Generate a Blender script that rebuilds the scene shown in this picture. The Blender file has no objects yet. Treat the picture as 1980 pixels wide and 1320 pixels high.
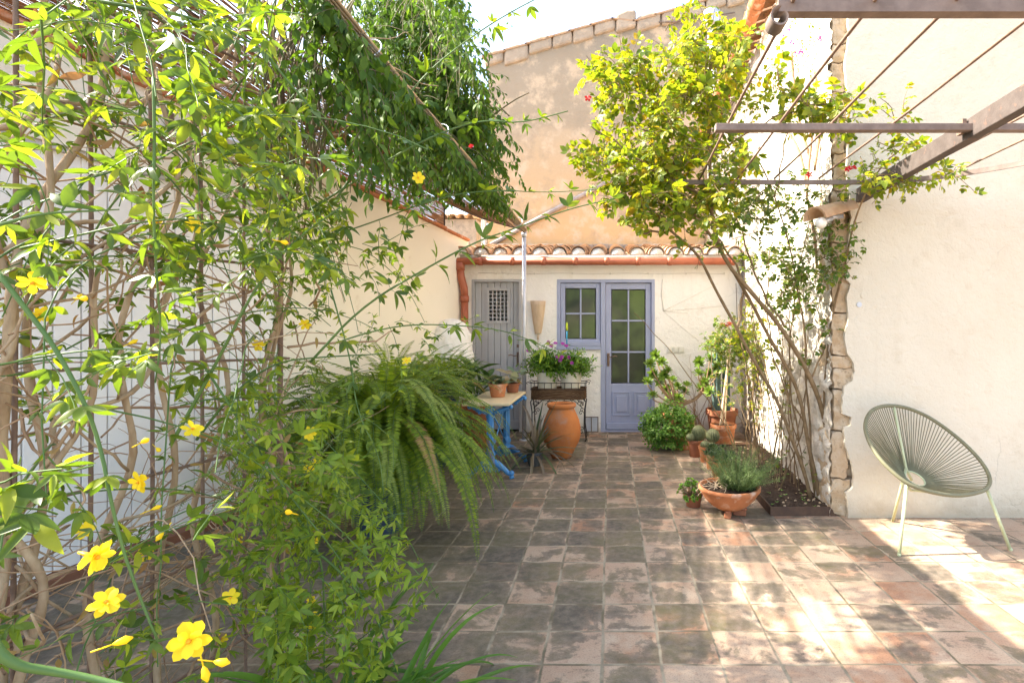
import bpy, math, random
import numpy as np
from mathutils import Vector, Matrix, noise as mnoise
R = np.random.RandomState(11)
random.seed(11)
S = bpy.context.scene
COL = S.collection
# lens of the photograph: focal length in photo pixels, vanishing point, eye height
F, CX, CY, EYE = 1032.0, 1180.0, 637.0, 1.4
def P(x, y, Y):
    return np.array([(x - CX) * Y / F, Y, EYE - (y - CY) * Y / F])
def G(x, y):
    return P(x, y, F * EYE / (y - CY))
def nrm(v):
    v = np.asarray(v, float); n = np.linalg.norm(v, axis=-1, keepdims=True)
    return v / np.maximum(n, 1e-9)
def lin(r, g, b):
    return tuple(((c / 255) / 12.92 if c / 255 <= .04045 else ((c / 255 + .055) / 1.055) ** 2.4) for c in (r, g, b))

# ------------------------------------------------------------------ mesh builder
class MB:
    def __init__(s):
        s.v = []; s.f = []; s.n = 0
    def add(s, v, f):
        v = np.asarray(v, float).reshape(-1, 3)
        s.v.append(v)
        if isinstance(f, np.ndarray):
            s.f.append(f + s.n)
        else:
            by = {}
            for k in f: by.setdefault(len(k), []).append(k)
            for k, l in by.items(): s.f.append(np.array(l, int) + s.n)
        s.n += len(v)
        return s
    def box(s, c, d, rot=None):
        h = np.array(d, float) / 2
        v = np.array([[x, y, z] for x in (-1, 1) for y in (-1, 1) for z in (-1, 1)], float) * h
        if rot is not None: v = v @ np.asarray(rot, float).T
        return s.add(v + np.asarray(c, float), [[0, 1, 3, 2], [4, 6, 7, 5], [0, 4, 5, 1], [2, 3, 7, 6], [0, 2, 6, 4], [1, 5, 7, 3]])
    def bx(s, x0, x1, y0, y1, z0, z1):
        return s.box(((x0 + x1) / 2, (y0 + y1) / 2, (z0 + z1) / 2), (abs(x1 - x0), abs(y1 - y0), abs(z1 - z0)))
    def beam(s, p0, p1, w, h, up=(0, 0, 1)):
        p0 = np.asarray(p0, float); p1 = np.asarray(p1, float)
        y = nrm(p1 - p0); x = nrm(np.cross(y, up)); z = np.cross(x, y)
        return s.box((p0 + p1) / 2, (w, np.linalg.norm(p1 - p0), h), np.stack([x, y, z], 1))
    def tube(s, path, r, n=6, cap=True, closed=False):
        p = np.asarray(path, float); k = len(p)
        r = np.broadcast_to(np.asarray(r, float), (k,))
        t = np.zeros_like(p)
        if closed:
            t = nrm(np.roll(p, -1, 0) - np.roll(p, 1, 0))
        else:
            t[1:-1] = p[2:] - p[:-2]; t[0] = p[1] - p[0]; t[-1] = p[-1] - p[-2]; t = nrm(t)
        a = np.array([0, 0, 1.]) if abs(t[0][2]) < .9 else np.array([1., 0, 0])
        u = nrm(np.cross(t[0], a)); us = []
        for i in range(k):
            u = u - t[i] * np.dot(u, t[i]); u = nrm(u); us.append(u)
        us = np.array(us); w = np.cross(t, us)
        an = np.linspace(0, 2 * math.pi, n, endpoint=False)
        v = p[:, None] + r[:, None, None] * (np.cos(an)[None, :, None] * us[:, None] + np.sin(an)[None, :, None] * w[:, None])
        i = np.arange(k if closed else k - 1)[:, None]; j = np.arange(n)[None]
        i2 = (i + 1) % k; j2 = (j + 1) % n
        f = np.stack([i * n + j, i * n + j2, i2 * n + j2, i2 * n + j], -1).reshape(-1, 4)
        n0 = s.n
        s.add(v.reshape(-1, 3), f)
        if cap and not closed:
            s.f.append(np.array([list(range(n))[::-1]]) + n0)
            s.f.append(np.array([list(range(n))]) + n0 + (k - 1) * n)
        return s
    def lathe(s, prof, c=(0, 0, 0), n=28, wob=0, sx=1, sy=1):
        an = np.linspace(0, 2 * math.pi, n, endpoint=False)
        pr = np.asarray(prof, float)
        rr = pr[:, 0][:, None] * (1 + wob * np.sin(3 * an + 1)[None] + wob * .6 * np.sin(5 * an)[None])
        v = np.stack([rr * np.cos(an) * sx, rr * np.sin(an) * sy, np.repeat(pr[:, 1][:, None], n, 1)], -1) + np.asarray(c, float)
        k = len(pr)
        i = np.arange(k - 1)[:, None]; j = np.arange(n)[None]; j2 = (j + 1) % n
        f = np.stack([i * n + j, i * n + j2, (i + 1) * n + j2, (i + 1) * n + j], -1).reshape(-1, 4)
        return s.add(v.reshape(-1, 3), f)
    def ball(s, c, r, n=12, m=8, sc=(1, 1, 1)):
        prof = [(math.sin(math.pi * i / m), -math.cos(math.pi * i / m)) for i in range(m + 1)]
        pr = np.array(prof); an = np.linspace(0, 2 * math.pi, n, endpoint=False)
        v = np.stack([pr[:, 0][:, None] * np.cos(an), pr[:, 0][:, None] * np.sin(an), np.repeat(pr[:, 1][:, None], n, 1)], -1)
        v = v * r * np.array(sc) + np.asarray(c, float)
        i = np.arange(m)[:, None]; j = np.arange(n)[None]; j2 = (j + 1) % n
        f = np.stack([i * n + j, i * n + j2, (i + 1) * n + j2, (i + 1) * n + j], -1).reshape(-1, 4)
        return s.add(v.reshape(-1, 3), f)
    def sheet(s, g):
        """g: (a,b,3) grid of points"""
        g = np.asarray(g, float); a, b = g.shape[:2]
        i = np.arange(a - 1)[:, None]; j = np.arange(b - 1)[None]
        f = np.stack([i * b + j, i * b + j + 1, (i + 1) * b + j + 1, (i + 1) * b + j], -1).reshape(-1, 4)
        return s.add(g.reshape(-1, 3), f)
    def prism(s, poly, axis_vec):
        """closed solid from a planar polygon pushed along axis_vec"""
        p = np.asarray(poly, float); n = len(p)
        v = np.concatenate([p, p + np.asarray(axis_vec, float)])
        f = [list(range(n))[::-1], list(range(n, 2 * n))] + [[i, (i + 1) % n, n + (i + 1) % n, n + i] for i in range(n)]
        return s.add(v, f)
    def rough_box(s, c, d, n=6, amp=.012, fr=9., seed=0.):
        c = np.asarray(c, float); d = np.asarray(d, float)
        u = np.linspace(-1, 1, n)
        for ax in range(3):
            for sg in (-1, 1):
                a, b = [k for k in range(3) if k != ax]
                g = np.zeros((n, n, 3)); g[..., ax] = sg; g[..., a] = u[:, None]; g[..., b] = u[None]
                # rounded corners
                l = np.linalg.norm(g, axis=-1, keepdims=True)
                g = g * (1 - .045 * np.clip(l - 1.25, 0, 1) * 3)
                p = c + g * d / 2
                q = p * fr + seed
                o = np.stack([np.sin(q[..., 1] * 1.7 + q[..., 2] * 2.1 + 1) + .6 * np.sin(q[..., 0] * 3.1 + q[..., 2] * 3.7),
                              np.sin(q[..., 0] * 2.0 + q[..., 2] * 1.8 + 2) + .6 * np.sin(q[..., 1] * 2.9 + q[..., 2] * 4.1),
                              np.sin(q[..., 0] * 2.2 + q[..., 1] * 1.6 + 3) + .6 * np.sin(q[..., 0] * 3.3 + q[..., 1] * 3.9)], -1)
                g2 = p + o * amp
                if (sg > 0) ^ (ax == 1): s.sheet(g2)
                else: s.sheet(g2.transpose(1, 0, 2))
        return s
    def stamp(s, tv, tf, loc, d, n, sc, wsc=None):
        loc = np.asarray(loc, float); m = len(loc)
        if m == 0: return s
        y = nrm(d); x = nrm(np.cross(y, np.asarray(n, float))); z = np.cross(x, y)
        sc = np.broadcast_to(np.asarray(sc, float), (m,))
        ws = sc if wsc is None else sc * np.broadcast_to(np.asarray(wsc, float), (m,))
        v = loc[:, None] + (ws[:, None] * tv[None, :, 0])[..., None] * x[:, None] + (sc[:, None] * tv[None, :, 1])[..., None] * y[:, None] + (sc[:, None] * tv[None, :, 2])[..., None] * z[:, None]
        k = len(tv)
        f = (np.arange(m)[:, None, None] * k + tf[None]).reshape(-1, tf.shape[1])
        return s.add(v.reshape(-1, 3), f)
    def build(s, name, mat=None, parent=None, smooth=True, bevel=0, sub=0):
        me = bpy.data.meshes.new(name)
        if s.n:
            v = np.concatenate(s.v).astype(np.float32)
            me.vertices.add(len(v)); me.vertices.foreach_set('co', v.ravel())
            ls = []; st = []; tot = 0
            for f in s.f:
                k = f.shape[1]; ls.append(f.ravel()); st.append(tot + np.arange(len(f)) * k); tot += f.size
            ls = np.concatenate(ls).astype(np.int32); st = np.concatenate(st).astype(np.int32)
            me.loops.add(len(ls)); me.loops.foreach_set('vertex_index', ls)
            me.polygons.add(len(st)); me.polygons.foreach_set('loop_start', st)
            me.update(calc_edges=True); me.validate()
            me.polygons.foreach_set('use_smooth', np.full(len(me.polygons), bool(smooth)))
        if mat: me.materials.append(mat)
        o = bpy.data.objects.new(name, me); COL.objects.link(o)
        if parent is not None:
            o.parent = parent
            o.matrix_parent_inverse = Matrix.Translation(parent.location).inverted() if True else o.matrix_parent_inverse
        if bevel:
            b = o.modifiers.new('Bevel', 'BEVEL'); b.width = bevel; b.segments = 2; b.limit_method = 'ANGLE'
        if sub:
            b = o.modifiers.new('Sub', 'SUBSURF'); b.levels = sub; b.render_levels = sub
        return o

def tag(o, label=None, cat=None, group=None, kind=None):
    if label: o['label'] = label
    if cat: o['category'] = cat
    if group: o['group'] = group
    if kind: o['kind'] = kind
    return o
def thing(name, label, cat, loc=(0, 0, 0), group=None):
    o = bpy.data.objects.new(name, None); COL.objects.link(o)
    o.location = Vector([float(c) for c in loc]); o.empty_display_size = .1
    return tag(o, label, cat, group)

# ------------------------------------------------------------------ materials
class NT:
    def __init__(s, name):
        s.m = bpy.data.materials.new(name); s.m.use_nodes = True
        s.t = s.m.node_tree; s.t.nodes.clear()
        s.out = s.t.nodes.new('ShaderNodeOutputMaterial')
    def n(s, typ, **kw):
        x = s.t.nodes.new('ShaderNode' + typ)
        for k, v in kw.items():
            if k.startswith('i_'):
                x.inputs[k[2:].replace('_', ' ')].default_value = v
            else: setattr(x, k, v)
        return x
    def l(s, a, b): s.t.links.new(a, b)
    def math(s, op, a, b=0., c=None, clamp=False):
        x = s.n('Math', operation=op); x.use_clamp = clamp
        for i, q in enumerate((a, b) if c is None else (a, b, c)):
            if isinstance(q, (int, float)): x.inputs[i].default_value = q
            else: s.l(q, x.inputs[i])
        return x.outputs[0]
    def mix(s, f, a, b, blend='MIX'):
        x = s.n('Mix', data_type='RGBA', blend_type=blend)
        for sock, q in ((x.inputs[0], f), (x.inputs[6], a), (x.inputs[7], b)):
            if isinstance(q, (int, float)): sock.default_value = q
            elif isinstance(q, tuple): sock.default_value = (*q[:3], 1)
            else: s.l(q, sock)
        return x.outputs[2]
    def noise(s, vec, scale, detail=4, rough=.55, dist=0):
        x = s.n('TexNoise'); x.inputs['Scale'].default_value = scale; x.inputs['Detail'].default_value = detail
        x.inputs['Roughness'].default_value = rough; x.inputs['Distortion'].default_value = dist
        if vec is not None: s.l(vec, x.inputs['Vector'])
        return x.outputs['Fac']
    def ramp(s, f, pts):
        x = s.n('ValToRGB'); e = x.color_ramp.elements
        while len(e) > 1: e.remove(e[-1])
        for i, (p, c) in enumerate(pts):
            q = e[0] if i == 0 else e.new(p)
            q.position = p
            q.color = (*c[:3], 1) if isinstance(c, tuple) else (c, c, c, 1)
        s.l(f, x.inputs[0]); return x.outputs[0]
    def pos(s): return s.n('NewGeometry').outputs['Position']
    def bump(s, h, strength=.3, dist=.01):
        x = s.n('Bump'); x.inputs['Strength'].default_value = strength; x.inputs['Distance'].default_value = dist
        s.l(h, x.inputs['Height']); return x.outputs[0]
    def bsdf(s, col, rough=.6, metal=0, spec=.4, normal=None):
        x = s.n('BsdfPrincipled')
        for nm, q in (('Base Color', col), ('Roughness', rough), ('Metallic', metal), ('Specular IOR Level', spec)):
            if isinstance(q, tuple): x.inputs[nm].default_value = (*q[:3], 1)
            elif isinstance(q, (int, float)): x.inputs[nm].default_value = q
            else: s.l(q, x.inputs[nm])
        if normal is not None: s.l(normal, x.inputs['Normal'])
        return x
    def done(s, sh): s.l(sh.outputs[0] if hasattr(sh, 'outputs') else sh, s.out.inputs[0]); return s.m

def surf(name, c1, c2=None, sc=6, lo=.4, hi=.65, rough=.7, metal=0, spec=.3, bump=0, bsc=40, bdist=.01, c3=None, sc3=30, lo3=.6, hi3=.7, stretch=None):
    n = NT(name); v = n.pos()
    if stretch:
        mp = n.n('Mapping'); mp.inputs['Scale'].default_value = stretch; n.l(v, mp.inputs[0]); v = mp.outputs[0]
    col = c1
    if c2: col = n.mix(n.ramp(n.noise(v, sc, 6, .6), [(lo, 0.), (hi, 1.)]), c1, c2)
    if c3: col = n.mix(n.ramp(n.noise(v, sc3, 5, .6), [(lo3, 0.), (hi3, 1.)]), col, c3)
    nm = n.bump(n.noise(v, bsc, 6, .6), bump, bdist) if bump else None
    return n.done(n.bsdf(col, rough, metal, spec, nm))

def leafmat(name, cols, trans=.4, rough=.4, tint=(1.5, 1.6, .7), spec=.35):
    """cols: colours spread over the individual leaves"""
    n = NT(name)
    r = n.n('NewGeometry').outputs['Random Per Island']
    pts = [(i / max(1, len(cols) - 1), c) for i, c in enumerate(cols)]
    c = n.ramp(r, pts)
    no = n.noise(n.pos(), 60, 2)
    c = n.mix(n.math('MULTIPLY', no, .35), c, tuple(x * .55 for x in cols[0]))
    b = n.bsdf(c, rough, 0, spec)
    t = n.n('BsdfTranslucent')
    n.l(n.mix(1., c, tint, 'MULTIPLY'), t.inputs[0])
    mx = n.n('MixShader'); mx.inputs[0].default_value = trans
    n.l(b.outputs[0], mx.inputs[1]); n.l(t.outputs[0], mx.inputs[2])
    return n.done(mx)

M = {}
M['plaster'] = surf('cream_plaster', (.62, .545, .41), (.56, .485, .355), 1.6, .35, .7, .85, 0, .15, .9, 16, .02, (.53, .45, .32), 3.5, .62, .8)
M['house_white'] = surf('house_whitewash', (.84, .79, .70), (.80, .75, .66), 2.5, .4, .7, .85, 0, .15, .6, 17, .014)
M['left_plaster'] = surf('left_wall_plaster', (.87, .80, .67), (.84, .77, .63), 2, .4, .7, .85, 0, .15, .25, 26, .008)
M['gate_white'] = surf('gate_paint', (.88, .855, .82), (.85, .825, .79), 3, .4, .7, .45, 0, .4)
M['blue_paint'] = surf('blue_grey_paint', lin(163, 168, 191), lin(155, 160, 183), 6, .4, .7, .4, 0, .4, .15, 60, .003)
M['grey_paint'] = surf('grey_paint', lin(176, 175, 176), lin(168, 167, 168), 6, .4, .7, .45, 0, .4, .15, 60, .003)
M['rust'] = surf('rusty_iron', (.19, .125, .09), (.27, .18, .13), 30, .4, .65, .75, .3, .4, .4, 90, .003)
M['rust_red'] = surf('weathered_steel', (.17, .128, .105), (.24, .185, .155), 14, .4, .65, .7, .2, .4, .3, 90, .003, (.24, .19, .16), 40, .62, .75)
M['dark_iron'] = surf('dark_iron', (.03, .027, .025), (.05, .04, .035), 40, .4, .6, .6, .3, .4)
M['galv'] = surf('galvanised_steel', (.55, .56, .60), (.46, .47, .5), 8, .4, .7, .42, .5, .5)
M['terracotta'] = surf('terracotta', (.50, .195, .085), (.40, .145, .06), 7, .4, .7, .8, 0, .2, .3, 60, .004, (.60, .40, .29), 13, .53, .72)
M['terra_dark'] = surf('old_terracotta', (.26, .10, .055), (.34, .13, .06), 9, .4, .7, .75, 0, .25, .25, 60, .004)
M['terra_jar'] = surf('jar_clay', (.50, .18, .055), (.38, .125, .04), 4, .4, .7, .8, 0, .2, .35, 40, .006, (.36, .19, .12), 7, .54, .7)
M['gutter_clay'] = surf('glazed_gutter_clay', (.42, .125, .06), (.35, .10, .05), 10, .4, .7, .45, 0, .45)
M['roof_tile'] = surf('roof_tile', (.50, .33, .20), (.36, .24, .16), 8, .4, .65, .85, 0, .15, .5, 50, .006, (.16, .13, .10), 14, .58, .7)
M['mortar'] = surf('mortar', (.72, .68, .6), (.62, .57, .5), 9, .4, .7, .9, 0, .1, .5, 40, .006)
M['wood_pale'] = surf('pale_wood', (.62, .47, .32), (.52, .38, .25), 5, .4, .65, .7, 0, .2, .2, 30, .004, stretch=(4, 4, .6))
M['reed'] = None
M['soil'] = surf('soil', (.055, .037, .026), (.10, .07, .05), 30, .4, .65, .95, 0, .1, 1., 60, .02, (.2, .15, .1), 60, .68, .74)
M['bark'] = surf('vine_bark', (.34, .235, .14), (.47, .355, .23), 30, .4, .65, .85, 0, .15, .6, 90, .004, stretch=(1, 1, .35))
M['twig'] = surf('twig_bark', (.32, .205, .12), (.42, .29, .18), 20, .4, .65, .8, 0, .15)
M['rose_bark'] = surf('rose_cane_bark', (.17, .115, .06), (.26, .18, .10), 18, .4, .65, .7, 0, .2, .4, 70, .004)
M['green_stem'] = surf('green_stem', (.075, .14, .035), (.11, .18, .04), 12, .4, .7, .5, 0, .3)
M['rim_sage'] = surf('sage_cord', lin(116, 113, 86), lin(106, 103, 80), 20, .4, .7, .5, 0, .35)
M['leg_sage'] = surf('sage_paint', lin(186, 190, 150), lin(178, 182, 142), 20, .4, .7, .4, 0, .4)
M['table_blue'] = surf('blue_enamel', (.07, .25, .52), (.055, .20, .44), 12, .4, .7, .4, 0, .45)
M['table_top'] = surf('pale_stone_top', (.74, .60, .36), (.68, .54, .31), 10, .4, .7, .4, 0, .4)
M['blue_pot'] = surf('blue_glaze', (.04, .06, .10), (.028, .042, .075), 6, .4, .7, .3, 0, .5)
M['grey_pot'] = surf('grey_pot', (.085, .09, .095), (.07, .075, .08), 12, .4, .7, .6, 0, .3)
M['white_pot'] = surf('white_pot', (.74, .68, .55), (.66, .6, .48), 8, .4, .7, .6, 0, .3)
M['wicker'] = surf('wicker', (.13, .07, .035), (.22, .13, .07), 60, .4, .65, .7, 0, .2, .6, 120, .004, stretch=(.15, 1, 1))
M['corten'] = surf('corten_edge', (.085, .05, .035), (.13, .075, .045), 14, .4, .7, .7, .2, .3)
M['globe'] = surf('opal_globe', (.85, .83, .78), rough=.25, spec=.5)
M['enamel'] = surf('enamel_shade', (.75, .75, .74), rough=.3, spec=.5)
M['plastic_white'] = surf('switch_plastic', (.74, .70, .60), rough=.4)
M['step_clay'] = surf('skirting_clay', (.27, .115, .065), (.2, .085, .05), 8, .4, .7, .7, 0, .25, .3, 40, .006)
M['yellow_petal'] = None
def petal(name, c, c2, tr=.35):
    n = NT(name); col = n.mix(n.noise(n.pos(), 40, 2), c, c2)
    b = n.bsdf(col, .5, 0, .25); t = n.n('BsdfTranslucent'); n.l(col, t.inputs[0])
    mx = n.n('MixShader'); mx.inputs[0].default_value = tr
    n.l(b.outputs[0], mx.inputs[1]); n.l(t.outputs[0], mx.inputs[2]); return n.done(mx)
M['yellow_petal'] = petal('yellow_petal', (.92, .74, .03), (.90, .66, .02))
M['yellow_eye'] = petal('yellow_eye', (.80, .40, .02), (.75, .33, .02), .1)
M['pink_petal'] = petal('magenta_petal', (.46, .06, .36), (.36, .05, .32))
M['red_petal'] = petal('red_petal', (.60, .03, .03), (.5, .02, .02))
M['rust_petal'] = petal('rust_petal', (.32, .06, .02), (.24, .04, .02))

M['jasmine'] = leafmat('jasmine_leaf', [(.068, .122, .02), (.09, .155, .022), (.12, .19, .024), (.155, .235, .026), (.10, .16, .04), (.24, .33, .032), (.38, .42, .04), (.12, .185, .03)], .45, .4, (1.6, 1.6, .5))
M['jasmine_dry'] = leafmat('dry_leaf', [(.32, .17, .07), (.4, .26, .1), (.38, .3, .06)], .3, .6, (1.3, 1.1, .8))
M['vine'] = leafmat('awning_vine_leaf', [(.05, .10, .02), (.07, .132, .022), (.10, .172, .025), (.155, .24, .03)], .34, .55, (1.5, 1.6, .6), .15)
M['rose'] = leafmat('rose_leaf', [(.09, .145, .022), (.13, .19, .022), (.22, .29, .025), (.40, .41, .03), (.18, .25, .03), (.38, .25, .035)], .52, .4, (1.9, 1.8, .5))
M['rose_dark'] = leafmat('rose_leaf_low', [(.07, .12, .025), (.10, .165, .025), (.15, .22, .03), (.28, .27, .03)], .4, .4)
M['fern'] = leafmat('fern_leaf', [(.115, .18, .02), (.16, .245, .022), (.23, .32, .026), (.33, .40, .035)], .48, .5)
M['fern_pale'] = leafmat('fern_leaf_pale', [(.20, .27, .05), (.26, .33, .06), (.33, .38, .09)], .35, .5)
M['broad'] = leafmat('broad_leaf', [(.05, .11, .03), (.075, .15, .035), (.11, .19, .04)], .2, .35)
M['strap'] = leafmat('strap_leaf', [(.07, .16, .025), (.11, .23, .03), (.16, .3, .04)], .3, .35)
M['daisy'] = leafmat('daisy_leaf', [(.09, .19, .02), (.14, .27, .025), (.22, .36, .03)], .35, .45)
M['mint'] = leafmat('mint_leaf', [(.09, .2, .03), (.14, .28, .04), (.22, .38, .07), (.3, .42, .12)], .35, .45)
M['aeonium'] = leafmat('aeonium_leaf', [(.12, .2, .03), (.17, .27, .035), (.26, .35, .06)], .15, .35)
M['brom'] = leafmat('bromeliad_leaf', [(.07, .10, .05), (.10, .13, .05), (.17, .12, .09), (.27, .2, .12)], .2, .45)
M['succ'] = leafmat('succulent_leaf', [(.03, .06, .025), (.045, .085, .03)], .1, .4)
M['rosemary'] = leafmat('rosemary_leaf', [(.13, .19, .06), (.18, .25, .08), (.25, .31, .12)], .25, .5)
M['cactus'] = surf('cactus_skin', (.11, .125, .055), (.16, .165, .08), 12, .4, .7, .6, 0, .25)
M['spines'] = surf('cactus_spines', (.5, .36, .18), rough=.6)
M['agave_leaf'] = leafmat('pale_rosette_leaf', [(.12, .18, .1), (.2, .24, .12), (.42, .26, .12)], .15, .4)

def reedmat(name, a, b, c):
    n = NT(name); r = n.n('NewGeometry').outputs['Random Per Island']
    col = n.ramp(r, [(0., a), (.5, b), (1., c)])
    mp = n.n('Mapping'); mp.inputs['Scale'].default_value = (1, .25, 1); n.l(n.pos(), mp.inputs[0])
    col = n.mix(n.math('MULTIPLY', n.noise(mp.outputs[0], 40, 3), .5), col, tuple(x * .4 for x in a))
    b = n.bsdf(col, .7, 0, .2); t = n.n('BsdfTranslucent'); n.l(n.mix(1., col, (1.9, 1.7, 1.3), 'MULTIPLY'), t.inputs[0])
    mx = n.n('MixShader'); mx.inputs[0].default_value = .35; n.l(b.outputs[0], mx.inputs[1]); n.l(t.outputs[0], mx.inputs[2])
    return n.done(mx)
M['reed'] = reedmat('reed', (.15, .09, .06), (.24, .16, .11), (.34, .25, .17))
M['reed_pale'] = reedmat('bundle_reed', (.38, .31, .21), (.47, .39, .27), (.55, .46, .33))

def glass():
    n = NT('ribbed_glass_painted_reflection'); v = n.pos()
    mp = n.n('Mapping'); mp.inputs['Scale'].default_value = (1, 1, .12); n.l(v, mp.inputs[0])
    b = n.bump(n.noise(mp.outputs[0], 120, 2), .25, .004)
    c = n.mix(n.ramp(n.noise(v, 2.4, 3, .5), [(.38, 0.), (.66, 1.)]), (.025, .036, .016), (.11, .155, .045))  # green mottling paints reflected greenery into the pane colour
    c = n.mix(n.ramp(n.noise(v, 1.1, 2, .5), [(.5, 0.), (.7, 1.)]), c, (.15, .13, .10))
    return n.done(n.bsdf(c, .22, 0, .35, b))
M['glass'] = glass()

def floor_mat():
    n = NT('worn_floor_tiles'); pos = n.pos()
    sp = n.n('SeparateXYZ'); n.l(pos, sp.inputs[0])
    wob = n.n('TexNoise'); wob.inputs['Scale'].default_value = 6; wob.inputs['Detail'].default_value = 3; n.l(pos, wob.inputs['Vector'])
    ws = n.n('SeparateColor'); n.l(wob.outputs['Color'], ws.inputs[0])
    u = n.math('ADD', n.math('DIVIDE', n.math('ADD', sp.outputs[0], .0345), .2505), n.math('MULTIPLY', n.math('SUBTRACT', ws.outputs[0], .5), .055))
    v = n.math('ADD', n.math('DIVIDE', n.math('SUBTRACT', sp.outputs[1], 2.233), .2455), n.math('MULTIPLY', n.math('SUBTRACT', ws.outputs[1], .5), .055))
    iu = n.math('FLOOR', u); iv = n.math('FLOOR', v); fu = n.math('FRACT', u); fv = n.math('FRACT', v)
    cm = n.n('CombineXYZ'); n.l(iu, cm.inputs[0]); n.l(iv, cm.inputs[1])
    wn = n.n('TexWhiteNoise', noise_dimensions='3D'); n.l(cm.outputs[0], wn.inputs['Vector'])
    rs = n.n('SeparateColor'); n.l(wn.outputs['Color'], rs.inputs[0])
    r1, r2, r3 = rs.outputs
    du = n.math('MINIMUM', fu, n.math('SUBTRACT', 1., fu)); dv = n.math('MINIMUM', fv, n.math('SUBTRACT', 1., fv))
    d = n.math('ADD', n.math('MINIMUM', du, dv), n.math('MULTIPLY', n.math('SUBTRACT', r2, .5), .018))
    jit = n.math('MULTIPLY', n.math('SUBTRACT', n.noise(pos, 45, 3), .5), .03)
    tile = n.ramp(n.math('ADD', d, jit), [(.012, 0.), (.036, 1.)])
    # per-tile shifted lookup, so that stains stop at the joints
    sc = n.n('VectorMath', operation='SCALE'); n.l(wn.outputs['Color'], sc.inputs[0]); sc.inputs['Scale'].default_value = 7.
    ad = n.n('VectorMath', operation='ADD'); n.l(pos, ad.inputs[0]); n.l(sc.outputs[0], ad.inputs[1])
    q = ad.outputs[0]
    clay = n.mix(r2, (.37, .24, .155), (.45, .315, .215))
    clay = n.mix(n.ramp(r3, [(.66, 0.), (.8, 1.)]), clay, (.37, .20, .115))
    clay = n.mix(n.ramp(n.noise(q, 5, 5, .6), [(.42, 0.), (.66, 1.)]), clay, (.46, .345, .24))
    clay = n.mix(n.ramp(n.noise(q, 16, 5, .65), [(.58, 0.), (.7, .6)]), clay, (.27, .15, .10))
    grime = n.mix(n.ramp(n.noise(pos, 2.2, 3, .5), [(.4, 0.), (.62, 1.)]), (.108, .09, .066), (.15, .127, .066))
    grime = n.mix(n.ramp(n.noise(q, 22, 5, .65), [(.42, 0.), (.7, .9)]), grime, (.22, .175, .13))
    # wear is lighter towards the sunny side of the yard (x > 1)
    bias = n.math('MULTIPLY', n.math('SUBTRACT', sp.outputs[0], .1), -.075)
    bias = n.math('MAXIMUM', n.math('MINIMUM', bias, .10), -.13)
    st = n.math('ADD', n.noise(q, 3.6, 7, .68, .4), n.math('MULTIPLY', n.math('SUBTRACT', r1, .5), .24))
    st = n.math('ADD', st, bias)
    st = n.math('ADD', st, n.math('MULTIPLY', n.math('SUBTRACT', n.noise(pos, .9, 2), .5), .35))
    edge = n.math('MULTIPLY', n.math('SUBTRACT', .12, n.math('MINIMUM', d, .12)), -.9)
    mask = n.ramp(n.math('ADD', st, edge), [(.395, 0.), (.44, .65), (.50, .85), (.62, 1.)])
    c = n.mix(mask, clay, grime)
    c = n.mix(n.ramp(n.noise(pos, 140, 3, .6), [(.5, 0.), (.75, .5)]), c, (.07, .05, .04))
    grout = n.mix(n.ramp(n.noise(pos, 6, 4), [(.42, 0.), (.6, 1.)]), (.33, .275, .19), (.14, .115, .07))
    c = n.mix(tile, grout, c)
    h = n.math('ADD', n.math('MULTIPLY', tile, .6), n.math('ADD', n.math('MULTIPLY', n.noise(q, 26, 6, .65), .45), n.math('MULTIPLY', r1, .15)))
    return n.done(n.bsdf(c, .72, 0, .3, n.bump(h, .55, .006)))
M['floor'] = floor_mat()

def gable_mat():
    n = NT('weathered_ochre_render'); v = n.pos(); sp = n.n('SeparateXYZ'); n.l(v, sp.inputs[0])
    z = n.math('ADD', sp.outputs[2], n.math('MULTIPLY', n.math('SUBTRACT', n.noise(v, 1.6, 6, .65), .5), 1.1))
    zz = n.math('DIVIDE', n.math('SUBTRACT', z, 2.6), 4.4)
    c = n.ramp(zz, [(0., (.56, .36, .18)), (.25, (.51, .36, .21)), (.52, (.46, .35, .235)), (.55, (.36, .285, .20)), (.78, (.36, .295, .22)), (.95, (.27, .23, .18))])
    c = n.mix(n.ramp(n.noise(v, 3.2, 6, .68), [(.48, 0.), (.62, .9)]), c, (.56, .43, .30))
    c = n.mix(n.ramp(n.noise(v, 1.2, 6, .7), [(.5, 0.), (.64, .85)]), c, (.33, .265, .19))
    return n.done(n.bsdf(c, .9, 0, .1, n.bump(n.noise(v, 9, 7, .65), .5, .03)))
M['gable'] = gable_mat()

def stone_mat(name, a, b, c3):
    n = NT(name); v = n.pos()
    vo = n.n('TexVoronoi'); vo.inputs['Scale'].default_value = 6; n.l(v, vo.inputs['Vector'])
    sc = n.n('SeparateColor'); n.l(vo.outputs['Color'], sc.inputs[0])
    c = n.mix(sc.outputs[0], a, b)
    c = n.mix(n.ramp(n.noise(v, 9, 7, .68), [(.45, 0.), (.68, 1.)]), c, c3)
    c = n.mix(n.ramp(n.noise(v, 30, 5, .7), [(.56, 0.), (.7, .8)]), c, tuple(x * .45 for x in a))
    return n.done(n.bsdf(c, .92, 0, .1, n.bump(n.noise(v, 24, 8, .7), .8, .02)))
M['stone_white'] = stone_mat('limewashed_stone', (.62, .57, .49), (.70, .66, .58), (.55, .47, .36))
M['stone_brown'] = stone_mat('bare_stone', (.46, .33, .20), (.54, .41, .27), (.60, .50, .37))
M['stone_grey'] = stone_mat('grey_stone', (.24, .21, .18), (.30, .26, .22), (.36, .31, .26))

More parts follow.
